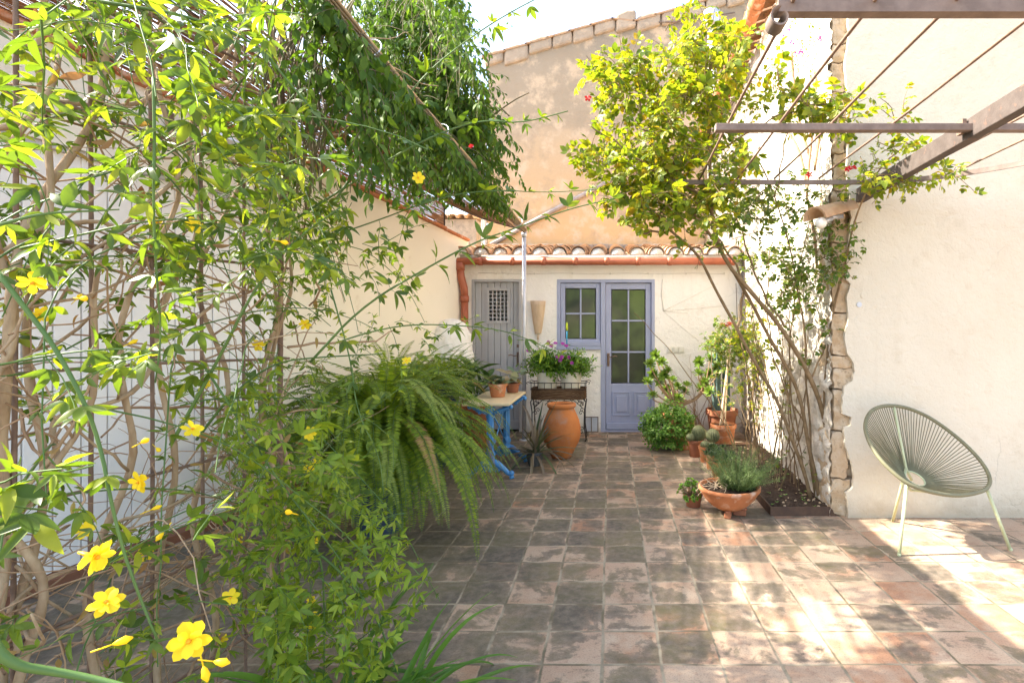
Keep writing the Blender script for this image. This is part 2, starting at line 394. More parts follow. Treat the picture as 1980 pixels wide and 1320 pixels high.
M['gable_v'] = surf('verge_render', (.43, .345, .26), (.34, .275, .21), 5, .4, .65, .9, 0, .1, .6, 14, .03, (.52, .41, .3), 7, .55, .7)
M['roof_pale'] = surf('pale_roof_tile', (.56, .38, .24), (.48, .3, .18), 9, .4, .65, .85, 0, .15, .4, 50, .005)
M['stick_blue'] = surf('blue_glass_stick', (.03, .3, .5), rough=.25); M['stick_yellow'] = surf('yellow_glass_stick', (.5, .6, .04), rough=.25)
M['cactus_blue'] = surf('blue_cactus_skin', (.09, .15, .14), (.12, .18, .16), 14, .4, .7, .6, 0, .25)
M['flash'] = surf('old_lead_flashing', (.25, .22, .21), (.38, .33, .30), 5, .4, .65, .8)

def wall_render(name, c1, c2, c3, base):
    n = NT(name); v = n.pos(); sp = n.n('SeparateXYZ'); n.l(v, sp.inputs[0])
    c = n.mix(n.ramp(n.noise(v, 1.1, 5, .6), [(.38, 0.), (.64, 1.)]), c1, c2)
    c = n.mix(n.ramp(n.noise(v, 4.5, 6, .65), [(.56, 0.), (.74, .8)]), c, c3)
    mp = n.n('Mapping'); mp.inputs['Scale'].default_value = (5, 5, .5); n.l(v, mp.inputs[0])
    c = n.mix(n.ramp(n.noise(mp.outputs[0], 1.2, 5, .6), [(.58, 0.), (.75, .45)]), c, c3)
    # splash line along the foot of the wall
    d = n.math('SUBTRACT', n.math('ADD', .02, n.math('MULTIPLY', n.noise(v, 5, 5, .65), .3)), sp.outputs[2])
    c = n.mix(n.ramp(d, [(0., 0.), (.14, .7)]), c, base)
    vo = n.n('TexVoronoi', feature='DISTANCE_TO_EDGE'); vo.inputs['Scale'].default_value = .55
    mx = n.n('VectorMath', operation='ADD'); nz = n.n('TexNoise'); nz.inputs['Scale'].default_value = 2.2; nz.inputs['Detail'].default_value = 6; n.l(v, nz.inputs['Vector'])
    n.l(v, mx.inputs[0]); n.l(nz.outputs['Color'], mx.inputs[1]); n.l(mx.outputs[0], vo.inputs['Vector'])
    crack = n.math('MULTIPLY', n.ramp(vo.outputs['Distance'], [(.0, 1.), (.0045, 0.)]), n.ramp(n.noise(v, 1.3, 3), [(.52, 0.), (.64, .4)]))
    c = n.mix(crack, c, tuple(x * .45 for x in c3))
    h = n.math('ADD', n.noise(v, 13, 7, .62), n.math('MULTIPLY', n.noise(v, 70, 4, .6), .25))
    tro = n.ramp(n.noise(v, 15, 3, .5, 1.5), [(.56, 0.), (.72, 1.)])
    h = n.math('SUBTRACT', h, n.math('MULTIPLY', tro, .16))
    return n.done(n.bsdf(c, .88, 0, .12, n.bump(h, .62, .022)))
M['plaster'] = wall_render('cream_render', (.665, .60, .48), (.62, .555, .435), (.56, .485, .365), (.42, .34, .24))
M['house_white'] = wall_render('house_limewash', (.89, .85, .775), (.86, .81, .73), (.76, .70, .60), (.5, .43, .34))
M['left_plaster'] = surf('left_wall_limewash', (.88, .81, .67), (.85, .78, .63), 2, .4, .7, .85, 0, .15, .25, 26, .008, (.72, .62, .47), 5, .62, .8)
M['beam_iron'] = surf('pale_rust_beam', (.078, .061, .052), (.105, .084, .072), 18, .4, .65, .7, .15, .35, .3, 90, .003, (.17, .10, .07), 26, .6, .75)
M['jasmine_brightened'] = leafmat('brightened_jasmine_leaf', [(.13, .21, .025), (.19, .29, .028), (.26, .36, .032), (.35, .43, .045), (.17, .26, .03)], .42, .42, (1.5, 1.5, .6))  # leaf colour raised to stand in for light missing under the awning
M['vine_stem'] = surf('vine_stem', (.12, .11, .05), (.17, .135, .075), 14, .4, .65, .75, 0, .15)
# ------------------------------------------------------------------ ground
mb = MB(); mb.sheet(np.array([[[x, y, 0] for y in (-14., 0., 7.6, 40.)] for x in (-22., 0., 22.)]))
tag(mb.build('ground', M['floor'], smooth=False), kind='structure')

# ------------------------------------------------------------------ little white house at the end of the yard
HY = 7.3; HS = HY / F
def hx(x): return (x - CX) * HS
def hz(y): return EYE - (y - CY) * HS
house = thing('garden_house', 'low whitewashed garden house with blue-grey doors at the far end of the yard', 'house', (0, HY, 0))
mb = MB()
top = 2.42; XL, XR = -2.12, 1.80
dl, dr, dt = hx(912), hx(1009), hz(540)
wl, wm, wr, wb = hx(1077), hx(1164.5), hx(1266), hz(673)
for a in ((XL, dl, 0, top), (dl, dr, dt, top), (dr, wl, 0, top), (wl, wr, dt, top), (wl, wm, 0, wb), (wr, XR, 0, top)):
    mb.bx(a[0], a[1], HY, HY + .28, a[2], a[3])
mb.bx(XL, XR, HY + 2.2, HY + 2.28, 0, 2.4); mb.bx(XL, XL + .1, HY + .281, HY + 2.199, 0, 2.4); mb.bx(XR - .1, XR, HY + .281, HY + 2.199, 0, 2.4); mb.bx(XL + .1, XR - .1, HY + .281, HY + 2.199, 2.3, 2.38)
mb.build('wall', M['house_white'], house, smooth=False)

# barrel-tile roof: covers and troughs with white mortared ends
roof = MB(); pitch = .262; ex0, ex1 = HY - .14, HY + 2.3
z0, z1 = hz(497) - .02, hz(497) + .40
def half_tube(mb, p0, p1, r, n=10, up=True, thick=.014, taper=.85):
    p0 = np.asarray(p0, float); p1 = np.asarray(p1, float)
    an = np.linspace(0, math.pi, n)
    d = nrm(p1 - p0); x = nrm(np.cross(d, (0, 0, 1))); z = np.cross(x, d)
    sg = 1 if up else -1
    def ring(p, r): return p + r * (np.cos(an)[:, None] * x + sg * np.sin(an)[:, None] * z)
    mb.sheet(np.stack([ring(p0, r), ring(p1, r * taper), ring(p1, r * taper - thick), ring(p0, r - thick), ring(p0, r)]))
xs = np.arange(XL + .12, XR + .05, pitch)
mort = MB()
for i, x in enumerate(xs):
    nseg = 6
    for k in range(nseg):
        t0, t1 = k / nseg, (k + 1.12) / nseg
        jz = R.uniform(-.006, .006); jx = R.uniform(-.008, .008)
        a = np.array([x + jx, ex0 + (ex1 - ex0) * t0, z0 + (z1 - z0) * t0 + .028 + .012 + jz]); b = np.array([x + jx, ex0 + (ex1 - ex0) * min(t1, 1), z0 + (z1 - z0) * min(t1, 1) + .028 + jz])
        half_tube(roof, a, b, .112)
        c = a + np.array([pitch / 2, 0, .035]); d = b + np.array([pitch / 2, 0, .035])
        c[1] = max(c[1], ex0 + .05); half_tube(roof, c, d, .10, up=False)
    an = np.linspace(0, math.pi, 12)
    pl = np.array([[x + .094 * math.cos(t), ex0 + .004, z0 + .03 + .094 * math.sin(t)] for t in an])
    mort.prism(pl, (0, .06, 0))
rf = roof.build('roof', M['roof_tile'], house)
mort.bx(XL, XR, ex0 + .03, HY + .27, z0 - .03, z0 + .028)
mort.build('mortar_fill', M['mortar'], rf)
mb = MB()
for i in range(30):
    t0 = XL + (XR - XL) * i / 30; mb.box((t0 + .065, HY + 2.16, z1 + .065 + R.uniform(-.006, .006)), (.126, .16, .09))
mb.build('ridge_mortar', M['stone_grey'], rf, smooth=False, bevel=.01)

# clay gutter with collars and a downpipe
mb = MB(); gx0, gx1, gz, gy = hx(878), hx(1414), hz(508), HY - .16
mb.tube([(gx0, gy, gz), ((gx0 + gx1) / 2, gy, gz - .004), (gx1, gy, gz)], .048, 14)
for i, x in enumerate(np.linspace(gx0 + .40, gx1 - .02, 9)):
    mb.tube([(x - .028, gy, gz), (x + .028, gy, gz)], .056, 14)
gut = mb.build('gutter', M['gutter_clay'], house)
mb = MB(); dx = hx(896)
mb.tube([(dx, gy, gz - .02), (dx, gy, gz - .12)], .062, 14)
mb.tube([(dx, gy, gz - .10), (dx + .01, gy, gz - .2), (dx + .045, gy + .03, gz - .36), (dx + .05, gy + .04, gz - .48)], .05, 14)
mb.tube([(dx + .05, gy + .04, gz - .46), (dx + .05, gy + .04, gz - .54)], .058, 14)
mb.tube([(dx + .05, gy + .04, gz - .5), (dx + .05, gy + .04, .02)], .048, 14)
mb.build('downpipe', M['gutter_clay'], gut)

# grey plank door with a lattice peep-hole
mb = MB(); y0 = HY + .06
mb.bx(dl, dl + .035, HY - .004, HY + .12, 0, dt); mb.bx(dr - .04, dr, HY - .004, HY + .12, 0, dt); mb.bx(dl + .035, dr - .04, HY - .004, HY + .12, dt - .035, dt)
npl = 7; pw = (dr - dl - .075) / npl
gxa, gxb, gza, gzb = hx(943), hx(981), hz(621), hz(560)
for i in range(npl):
    a = dl + .035 + i * pw + .0025; b = a + pw - .005
    if b > gxa + .01 and a < gxb - .01:
        mb.bx(a, b, y0, y0 + .04, .03, gza); mb.bx(a, b, y0, y0 + .04, gzb, dt - .035)
        if a < gxa: mb.bx(a, gxa, y0, y0 + .04, gza, gzb)
        if b > gxb: mb.bx(gxb, b, y0, y0 + .04, gza, gzb)
    else: mb.bx(a, b, y0, y0 + .04, .03, dt - .035)
mb.bx(dl + .035, dr - .04, y0 - .018, y0 - .001, .03, .15)
door = mb.build('plank_door', M['grey_paint'], house, smooth=False, bevel=.003)
mb = MB(); f = .03
mb.bx(gxa - f, gxa + .008, y0 - .02, y0 - .001, gza - f, gzb + f); mb.bx(gxb - .008, gxb + f, y0 - .02, y0 - .001, gza - f, gzb + f)
mb.bx(gxa + .008, gxb - .008, y0 - .02, y0 - .001, gzb - .008, gzb + f); mb.bx(gxa + .008, gxb - .008, y0 - .02, y0 - .001, gza - f, gza + .008)
nx, nz = 5, 8
for i in range(nx + 1):
    x = gxa + (gxb - gxa) * i / nx; mb.bx(x - .009, x + .009, y0 + .004, y0 + .016, gza, gzb)
for i in range(nz + 1):
    z = gza + (gzb - gza) * i / nz; mb.bx(gxa, gxb, y0 + .0175, y0 + .026, z - .009, z + .009)
mb.build('lattice_grille', M['grey_paint'], door, smooth=False)
def lever(x, z, y, sgn):
    mb = MB(); mb.bx(x - .017, x + .017, y - .012, y, z - .10, z + .08)
    mb.tube([(x, y - .005, z + .035), (x, y - .05, z + .035), (x + sgn * .04, y - .055, z + .028), (x + sgn * .09, y - .05, z + .045), (x + sgn * .12, y - .048, z + .035)], .008, 8)
    return mb
mb = lever(hx(1000), hz(692), y0, -1); mb.bx(hx(1000) - .016, hx(1000) + .016, y0 - .014, y0, hz(672) , hz(666))
mb.build('handle', M['rust'], door, smooth=False, bevel=.003)

# blue-grey joinery: glazed door and casement in one frame
mb = MB(); fo = .045
mb.bx(wl, wl + fo, HY - .006, HY + .12, wb, dt); mb.bx(wr - fo, wr, HY - .006, HY + .12, 0, dt)
mb.bx(wl + fo, wr - fo, HY - .006, HY + .12, dt - fo, dt)
mb.bx(wm - .02, wm + .045, HY - .006, HY + .12, 0, dt - fo)
mb.bx(wl - .004, wm - .02, HY - .03, HY + .12, wb - .02, wb + .035)
mb.bx(wm + .045, wr - fo, HY + .0, HY + .12, .0, .025)
joinery = mb.build('door_and_window_frame', M['blue_paint'], house, smooth=False, bevel=.003)
def sash(x0, x1, z0, z1, st, rail_t, rail_b, nx, nz, y, bar=.022):
    mb = MB()
    mb.bx(x0, x0 + st, y, y + .045, z0, z1); mb.bx(x1 - st, x1, y, y + .045, z0, z1)
    mb.bx(x0 + st, x1 - st, y, y + .045, z1 - rail_t, z1); mb.bx(x0 + st, x1 - st, y, y + .045, z0, z0 + rail_b)
    ax, bx_, az, bz = x0 + st, x1 - st, z0 + rail_b, z1 - rail_t
    for i in range(1, nx): mb.bx(ax + (bx_ - ax) * i / nx - bar / 2, ax + (bx_ - ax) * i / nx + bar / 2, y + .006, y + .04, az, bz)
    for i in range(1, nz): mb.bx(ax, bx_, y + .0085, y + .0375, az + (bz - az) * i / nz - bar / 2, az + (bz - az) * i / nz + bar / 2)
    return mb, (ax, bx_, az, bz)
def panes(parent, q, nx, nz, y):
    ax, bx_, az, bz = q
    for i in range(nx):
        for k in range(nz):
            m = MB(); m.bx(ax + (bx_ - ax) * i / nx + .011, ax + (bx_ - ax) * (i + 1) / nx - .011, y + .02, y + .026, az + (bz - az) * k / nz + .011, az + (bz - az) * (k + 1) / nz - .011)
            m.build('pane', M['glass'], parent, smooth=False)
gx0_, gx1_ = wm + .048, wr - fo - .003
mb, q = sash(gx0_, gx1_, .03, dt - fo - .004, .075, .085, .63, 2, 3, HY + .03)
for i in range(2):                                   # raised lower panels
    a = gx0_ + .09 + i * .295; b = a + .245
    for o_, y_ in ((0, .018), (.03, .012), (.05, .004)):
        pass
    pz0, pz1 = .22, .55
    mb.bx(a, b, HY + .018, HY + .0295, pz0, pz0 + .02); mb.bx(a, b, HY + .018, HY + .0295, pz1 - .02, pz1)
    mb.bx(a, a + .02, HY + .018, HY + .0295, pz0 + .02, pz1 - .02); mb.bx(b - .02, b, HY + .018, HY + .0295, pz0 + .02, pz1 - .02)
    mb.bx(a + .055, b - .055, HY + .016, HY + .0295, pz0 + .055, pz1 - .055)
mb.bx(gx0_ + .01, gx1_ - .01, HY + .002, HY + .0295, .035, .12)
gd = mb.build('glazed_door', M['blue_paint'], house, smooth=False, bevel=.004)
panes(gd, q, 2, 3, HY + .03)
lever(gx0_ + .035, hz(694), HY + .03, 1).build('handle', M['rust'], gd, smooth=False, bevel=.003)
mb, q = sash(wl + fo + .003, wm - .024, wb + .06, dt - fo - .004, .062, .07, .065, 2, 2, HY + .02)
mb.bx(wl + fo, wm - .024, HY - .035, HY + .018, wb + .036, wb + .085)
wn_ = mb.build('window', M['blue_paint'], house, smooth=False, bevel=.004)
panes(wn_, q, 2, 2, HY + .02)
# small fixtures of the house front
mb = MB(); va, vb, vc, vd = hx(1130), hx(1157), hz(835), hz(805)
mb.bx(va, vb, HY - .012, HY - .001, vc, vc + .012); mb.bx(va, vb, HY - .012, HY - .001, vd - .012, vd); mb.bx(va, va + .012, HY - .012, HY - .001, vc + .012, vd - .012); mb.bx(vb - .012, vb, HY - .012, HY - .001, vc + .012, vd - .012)
mb.bx((va + vb) / 2 - .006, (va + vb) / 2 + .006, HY - .012, HY - .001, vc + .012, vd - .012)
vent = mb.build('vent_cover', M['rust_red'], house, smooth=False)
for a, b in ((va + .014, (va + vb) / 2 - .008), ((va + vb) / 2 + .008, vb - .014)):
    m = MB(); m.bx(a, b, HY - .006, HY - .001, vc + .014, vd - .014); m.build('vent_panel', M['galv'], vent, smooth=False)
for k in range(3):
    m = MB(); a = hx(1290 + k * 11); m.bx(a + .003, a + .073, HY - .018, HY - .001, hz(681), hz(670))
    m.bx(a + .018, a + .058, HY - .024, HY - .0185, hz(679), hz(672)); m.build('switch', M['plastic_white'], house, smooth=False, bevel=.004)
mb = MB(); zc = hz(529)
mb.tube([(hx(925), HY - .008, zc + .01)] + [(x, HY - .008, zc + .006 * math.sin(x * 7)) for x in np.linspace(hx(960), hx(1400), 20)], .0045, 6)
mb.tube([(hx(1281), HY - .006, hz(540)), (hx(1279), HY - .006, hz(570)), (hx(1283), HY - .006, hz(602))], .004, 6)
for e in ((1388, 548), (1412, 590), (1330, 605), (1352, 660)):
    mb.tube([(hx(1282), HY - .006, hz(601)), (hx(1282 + (e[0] - 1282) * .5), HY - .008, hz(601 + (e[1] - 601) * .5) - .006), (hx(e[0]), HY - .006, hz(e[1]))], .0022, 5)
for x in np.linspace(hx(960), hx(1400), 7): mb.bx(x - .008, x + .008, HY - .014, HY - .001, zc - .01, zc + .012)
mb.build('wall_wire', M['mortar'], house)

# wooden half-cone lamp by the window
lamp = thing('wall_lamp', 'pale wooden half-cone lamp on the white wall between plank door and window', 'wall lamp', (hx(1040), HY, hz(645)))
mb = MB(); an = np.linspace(math.pi, 2 * math.pi, 14)
rows = []
for t in np.linspace(0, 1, 8):
    rr = .043 + .062 * t ** .8; zz = hz(645) + (hz(582) - hz(645)) * t
    rows.append([(hx(1040.5) + rr * math.cos(a), HY - .001 + rr * 1.0 * math.sin(a), zz) for a in an])
inn = [[(hx(1040.5) + (p[0] - hx(1040.5)) * .86, HY - .001 + (p[1] - HY) * .86, p[2]) for p in r] for r in rows[::-1]]
mb.sheet(np.array(rows + inn + [rows[0]]))
mb.build('shade', M['wood_pale'], lamp)
mb = MB(); mb.tube([(hx(1040.5), HY - .02, hz(646)), (hx(1040.5), HY - .02, hz(656))], .012, 8); mb.tube([(hx(1040.5), HY - .008, hz(656)), (hx(1041), HY - .008, hz(690))], .003, 5)
mb.build('stem', M['wood_pale'], lamp)

# ------------------------------------------------------------------ tall ochre gable behind
GY = 9.62; GS = GY / F
def gx(x): return (x - CX) * GS
def gz_(y): return EYE - (y - CY) * GS
gab = thing('gable_house', 'tall house with weathered ochre gable rising behind the low white house', 'house', (0, GY, 0))
mb = MB()
def verge(x): return 6.22 + (x + 2.24) * .295 - (.16 if x > .36 else 0)
xl = -2.2
mb.prism([(xl, GY, 0), (3.6, GY, 0), (3.6, GY, verge(3.6)), (.361, GY, verge(.361)), (.36, GY, verge(.36)), (xl, GY, verge(xl))], (0, 5, 0))
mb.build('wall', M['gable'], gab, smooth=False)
vb_ = MB(); k = 0; x = xl - .06
while x < 3.4:
    w = .40 + R.uniform(-.07, .08); zt = verge(x + w / 2)
    sl = .295
    h = .19 + R.uniform(-.06, .07); top_ = zt + .09 + R.uniform(-.035, .03); yf = GY - .05 - R.uniform(0, .02)
    # one mortared tile end of the verge: lower edge follows the slope, top steps
    vb_.prism([(x, yf, zt - sl * w / 2 - h + .06), (x + w - .012, yf, zt + sl * w / 2 - h + .06), (x + w - .012, yf, top_ + .055), (x + w * .5, yf, top_ + .05), (x, yf, top_ - .03)], (0, .35, 0))
    x += w; k += 1
vg = vb_.build('verge', M['gable_v'] if 'gable_v' in M else M['stone_brown'], gab, smooth=False, bevel=.045)
mb = MB()
x = xl - .1
while x < 3.4:
    w = .42; a = np.array([x, GY - .07, verge(x) + .10]); b = np.array([x + w, GY - .07, verge(x + w) + .085])
    mb.sheet(np.array([[a, b], [a + (0, .4, .05), b + (0, .4, .05)], [a + (0, .4, .02), b + (0, .4, .02)], [a - (0, 0, .03), b - (0, 0, .03)], [a, b]])); x += w * .92
mb.build('verge_tile', M['roof_tile'], vg, smooth=False)
mb = MB(); px = gx(937)
mb.tube([(px - .28, GY - .1, gz_(212)), (px - .22, GY - .1, gz_(194)), (px - .1, GY - .1, gz_(190)), (px, GY - .1, gz_(202)), (px + .01, GY - .1, gz_(230)), (px + .01, GY - .1, 2.4)], .05, 10)
for z in np.linspace(2.8, 5.1, 5): mb.tube([(px + .01, GY - .1, z), (px + .01, GY - .1, z + .05)], .062, 10)
mb.build('drainpipe', M['galv'], gab)
mb = MB()                                            # old roof line against the gable
mb.tube([(gx(950), GY - .03, gz_(474)), (gx(1060), GY - .03, gz_(413)), (gx(1160), GY - .03, gz_(361)), (gx(1300), GY - .03, gz_(290)), (gx(1420), GY - .03, gz_(228))], .042, 6)
mb.build('flashing', M['flash'], gab)
mb = MB(); mb.tube([(gx(1195), GY - .03, gz_(47)), (gx(1300), GY - .05, gz_(46)), (gx(1420), GY - .05, gz_(28))], .012, 5); mb.build('cable', M['rust_red'], gab)
mb = MB()
fx = gx(1372); mb.tube([(fx, GY - .22, gz_(72)), (fx, GY - .22, gz_(470))], .075, 12); 
fl = mb.build('flue_pipe', M['enamel'], gab)
mb = MB(); mb.lathe([(.001, gz_(36)), (.15, gz_(38)), (.16, gz_(44)), (.16, gz_(62)), (.13, gz_(70)), (.08, gz_(72))], (fx, GY - .22, 0), 16); mb.build('flue_cowl', M['galv'], fl)
# mossy mortar band at the foot of the gable
# neighbour's house beyond the boundary wall
nb = thing('distant_house', 'small pale neighbouring house just visible between reed screen and gable', 'house', (-3.3, 12.5, 0))
NY = 12.5
mb = MB(); mb.bx(P(845, 0, NY)[0], P(921, 0, NY)[0], NY, NY + 3, 0, P(0, 424, NY)[2]); mb.build('wall', M['stone_grey'], nb, smooth=False)
mb = MB()
for x in np.arange(P(845, 0, NY)[0], P(921, 0, NY)[0] + .05, .2):
    half_tube(mb, (x, NY - .15, P(0, 424, NY)[2]), (x, NY + 3, P(0, 424, NY)[2] + .5), .1)
mb.build('roof', M['roof_tile'], nb)

# ------------------------------------------------------------------ stone building on the right
st = thing('stone_house', 'stone building with cream rendered front and sunlit limewashed rubble side wall', 'house', (1.7, 4.0, 0))
XA, YA, XB, YB = 1.665, 4.0, 1.79, 6.35
def stone_sheet(pa, pb, zt, du, seedn, amp=1., inward=(1, 0, 0)):
    pa = np.array(pa, float); pb = np.array(pb, float); L = np.linalg.norm(pb - pa)
    nu = int(L / du); nz = int(zt / du)
    U, Z = np.meshgrid(np.linspace(0, L, nu), np.linspace(0, zt, nz), indexing='ij')
    rs = np.random.RandomState(seedn); m = int(L * zt / .022)
    cu = rs.uniform(-.1, L + .1, m); cz = rs.uniform(-.1, zt + .1, m); off = rs.uniform(-1, 1, m)
    f1 = np.full(U.shape, 9.); f2 = np.full(U.shape, 9.); idx = np.zeros(U.shape, int)
    uw = U + .02 * np.sin(Z * 23 + U * 9); zw = Z + .02 * np.sin(U * 27 + Z * 11)
    for i in range(m):
        d = np.hypot((uw - cu[i]) * .8, (zw - cz[i]) * 1.25)
        c = d < f1
        f2 = np.where(c, f1, np.minimum(f2, d)); idx = np.where(c, i, idx); f1 = np.where(c, d, f1)
    e = np.clip((f2 - f1) / .05, 0, 1); e = e * e * (3 - 2 * e)
    h = (e * .026 + off[idx] * .013 * e) * amp
    h += .005 * np.sin(U * 61 + 3 * np.sin(Z * 37)) * np.sin(Z * 53 + 2 * np.sin(U * 41))
    d2 = nrm(pb - pa); nn = np.array([-(d2[1]), d2[0]]) * 1.0           # towards the yard (-x)
    X = pa[0] + d2[0] * U + nn[0] * h; Y = pa[1] + d2[1] * U + nn[1] * h
    return np.stack([X, Y, Z], -1)
ZE = 4.85
mb = MB(); g = stone_sheet((XA, YA), (XB, YB), ZE, .022, 3); mb.sheet(g)
mb.build('rubble_wall', M['stone_white'], st)
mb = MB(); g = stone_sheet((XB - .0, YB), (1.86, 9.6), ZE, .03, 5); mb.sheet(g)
mb.build('shade_toned_side_wall', M['stone_grey'], st)  # darker stone colour stands in for shade on this stretch
mb = MB(); mb.bx(1.93, 7, 4.05, 9.6, 0, 5.4); mb.build('core', M['stone_brown'], st, smooth=False)
# quoins
zq = 0; k = 0; q = MB()
while zq < 5.2:
    h = R.choice([R.uniform(.09, .16), R.uniform(.18, .36)]); xr = 1.81 + R.uniform(-.05, .08)
    xa_ = R.uniform(-.008, .012); q.rough_box(((XA + xa_ + xr) / 2, 4.0 + .138, zq + h / 2), (xr - XA - xa_, .27, h * .985), 15, .0048, 24, k * 1.7)
    q.rough_box((xr + .15, 4.0 + .15, zq + h / 2), (.32, .22, h * .985), 9, .005, 20, k * 2.3 + .5)
    zq += h; k += 1
q.build('corner_stones', M['stone_brown'], st)
edge = [(1640, -420), (1642, -200), (1637, 0), (1641, 60), (1633, 130), (1640, 200), (1637, 330), (1643, 380), (1646, 420), (1640, 470), (1636, 540), (1645, 548), (1638, 575), (1640, 620), (1634, 650), (1637, 680), (1649, 700), (1653, 718), (1648, 737), (1633, 747), (1629, 775), (1628, 800), (1645, 806), (1646, 822), (1632, 827), (1634, 855), (1640, 880), (1650, 905), (1651, 930), (1647, 946), (1636, 952), (1640, 975), (1639, 998.5)]
def smooth_poly(e, k):
    out = []
    for a, b in zip(e[:-1], e[1:]):
        for t in np.linspace(0, 1, k, endpoint=False):
            out.append((a[0] + (b[0] - a[0]) * t + R.uniform(-1.3, 1.3), a[1] + (b[1] - a[1]) * t))
    return out + [e[-1]]
PLY = 3.972
pl = [((x - CX) * PLY / F, PLY, max(0.0, EYE - (y - CY) * PLY / F)) for x, y in smooth_poly(edge, 4)]
pl[-1] = (pl[-1][0], PLY, 0.)
mb = MB(); mb.prism(pl + [(7, PLY, 0), (7, PLY, pl[0][2])], (0, .03, 0))
pw_ = mb.build('rendered_wall', M['plaster'], st, smooth=False)
for x, y, r in ((1669, 572, .02), (1661, 589, .02)):
    m = MB(); c = P(x, y, PLY); m.tube([c + (0, .005, 0), c - (0, .006, 0)], r, 16); m.build('wall_plug', M['galv'] if y > 580 else M['plaster'], pw_, smooth=False, bevel=.002)
# clay eaves gutter on the rubble side
mb = MB(); ya, yb = 4.2, 9.5
xe = lambda y: 1.56 + .02 * (y - 5)
mb.tube([(xe(y), y, 4.9) for y in np.linspace(ya, yb, 12)], .075, 14)
for y in np.arange(ya + .3, yb, .62): mb.tube([(xe(y) , y, 4.9), (xe(y + .07), y + .07, 4.9)], .088, 14)
mb.build('eaves_gutter', M['terracotta'], st)
mb = MB(); 
for y in np.arange(4.1, 9.5, .24): half_tube(mb, (xe(y) + .02, y, 5.02), (xe(y) + 1.2, y, 5.4), .1)
mb.build('roof', M['roof_tile'], st)
# little round vent on the grey stretch
# barrel-tile lamp on the corner
tl = thing('tile_lamp', 'outdoor lamp with curved clay roof-tile shade and round white bulb on the stone corner', 'wall lamp', (1.6, 3.97, 2.25))
mb = MB(); a = P(1562, 418, 3.80); b = P(1652, 392, 4.02)
a = np.array([1.43, 3.73, 2.165]); b = np.array([1.78, 3.97, 2.29])
half_tube(mb, a, b, .092, 14, True, .016, .82)
mb.build('tile_shade', M['wood_pale'] if False else M['roof_pale'] if 'roof_pale' in M else M['terracotta'], tl)
mb = MB(); mb.ball((1.475, 3.735, 2.145), .04, 18, 12); mb.build('bulb', M['globe'], tl)
mb = MB(); mb.tube([(1.485, 3.74, 2.155), (1.57, 3.80, 2.19)], .022, 12); mb.beam((1.55, 3.785, 2.195), (1.72, 3.97, 2.24), .03, .03); mb.build('bulb_holder', M['galv'], tl)

# ------------------------------------------------------------------ boundary wall on the left with gate
def lwx(Y): return -2.0 + .236 * (Y - 7.3)
def lwz(Y): return 2.63 + (7.3 - Y) * .0735
LN = nrm(np.array([1, -.236, 0]))                         # out of the wall, into the yard
lw = thing('boundary_wall', 'long cream boundary wall with clay coping along the left side of the yard', 'wall', (-2.5, 4, 0))
YS, YE_ = -1.0, 7.42
gy0, gy1 = 1.0, 4.36
def wall_piece(mb, ya, yb, za, zb, off=0., th=.25):
    """za, zb: functions of Y"""
    A = np.array([lwx(ya), ya, 0]) + LN * off; B = np.array([lwx(yb), yb, 0]) + LN * off
    C = A - LN * th; D = B - LN * th
    v = []
    for p, y in ((A, ya), (B, yb), (D, yb), (C, ya)):
        v.append((p[0], p[1], za(y))); v.append((p[0], p[1], zb(y)))
    mb.add(v, [[0, 1, 3, 2], [2, 3, 5, 4], [4, 5, 7, 6], [6, 7, 1, 0], [1, 7, 5, 3], [0, 2, 4, 6]])
def gtop(y): return 2.42 - .02 * (y - 2.9) ** 2
mb = MB(); zero = lambda y: 0.
wall_piece(mb, gy1, YE_, zero, lwz); wall_piece(mb, YS, gy0, zero, lwz)
ys = np.linspace(gy0, gy1, 13)
for a, b in zip(ys[:-1], ys[1:]): wall_piece(mb, a, b, gtop, lwz)
mb.build('wall', M['left_plaster'], lw, smooth=False)
mb = MB()
for y in np.arange(YS, YE_ - .05, .30):
    j = R.uniform(-.008, .008)
    wall_piece(mb, y, y + .292, lambda q: lwz(q) + .002 + j, lambda q: lwz(q) + .035 + j, .045 + j, .34)
mb.build('coping', M['terracotta'], lw, smooth=False, bevel=.006)
mb = MB()
wall_piece(mb, gy1 + .02, YE_, lambda y: .002, lambda y: .17, .02, .018); wall_piece(mb, gy0, gy1, lambda y: .002, lambda y: .055, .05, .2)
mb.build('skirting', M['step_clay'], lw, smooth=False)
# the white boarded gate
mb = MB(); nb_ = 26; yy = np.linspace(gy0 + .01, gy1 - .01, nb_ + 1)
for a, b in zip(yy[:-1], yy[1:]): wall_piece(mb, a + .004, b - .004, lambda y: .06, lambda y: gtop(y) - .03, -.05, .04)
wall_piece(mb, gy0, gy1, lambda y: .06, lambda y: gtop(y) - .03, -.095, .02)
gate = mb.build('boarded_gate', M['gate_white'], lw, smooth=False, bevel=.003)
mb = MB()
for a, b in zip(ys[:-1], ys[1:]): wall_piece(mb, a, b, lambda y: gtop(y) - .03, lambda y: gtop(y) - .002, -.02, .08)
mb.build('gate_lintel', M['galv'], gate, smooth=False)
mb = MB()
for y in (4.06,):
    c = np.array([lwx(y), y, .42]) + LN * -.045; mb.tube([c + (0, 0, -.07), c + LN * .04 + (0, 0, -.06), c + LN * .04 + (0, 0, .06), c + (0, 0, .07)], .008, 8)
mb.build('handle', M['dark_iron'], gate)
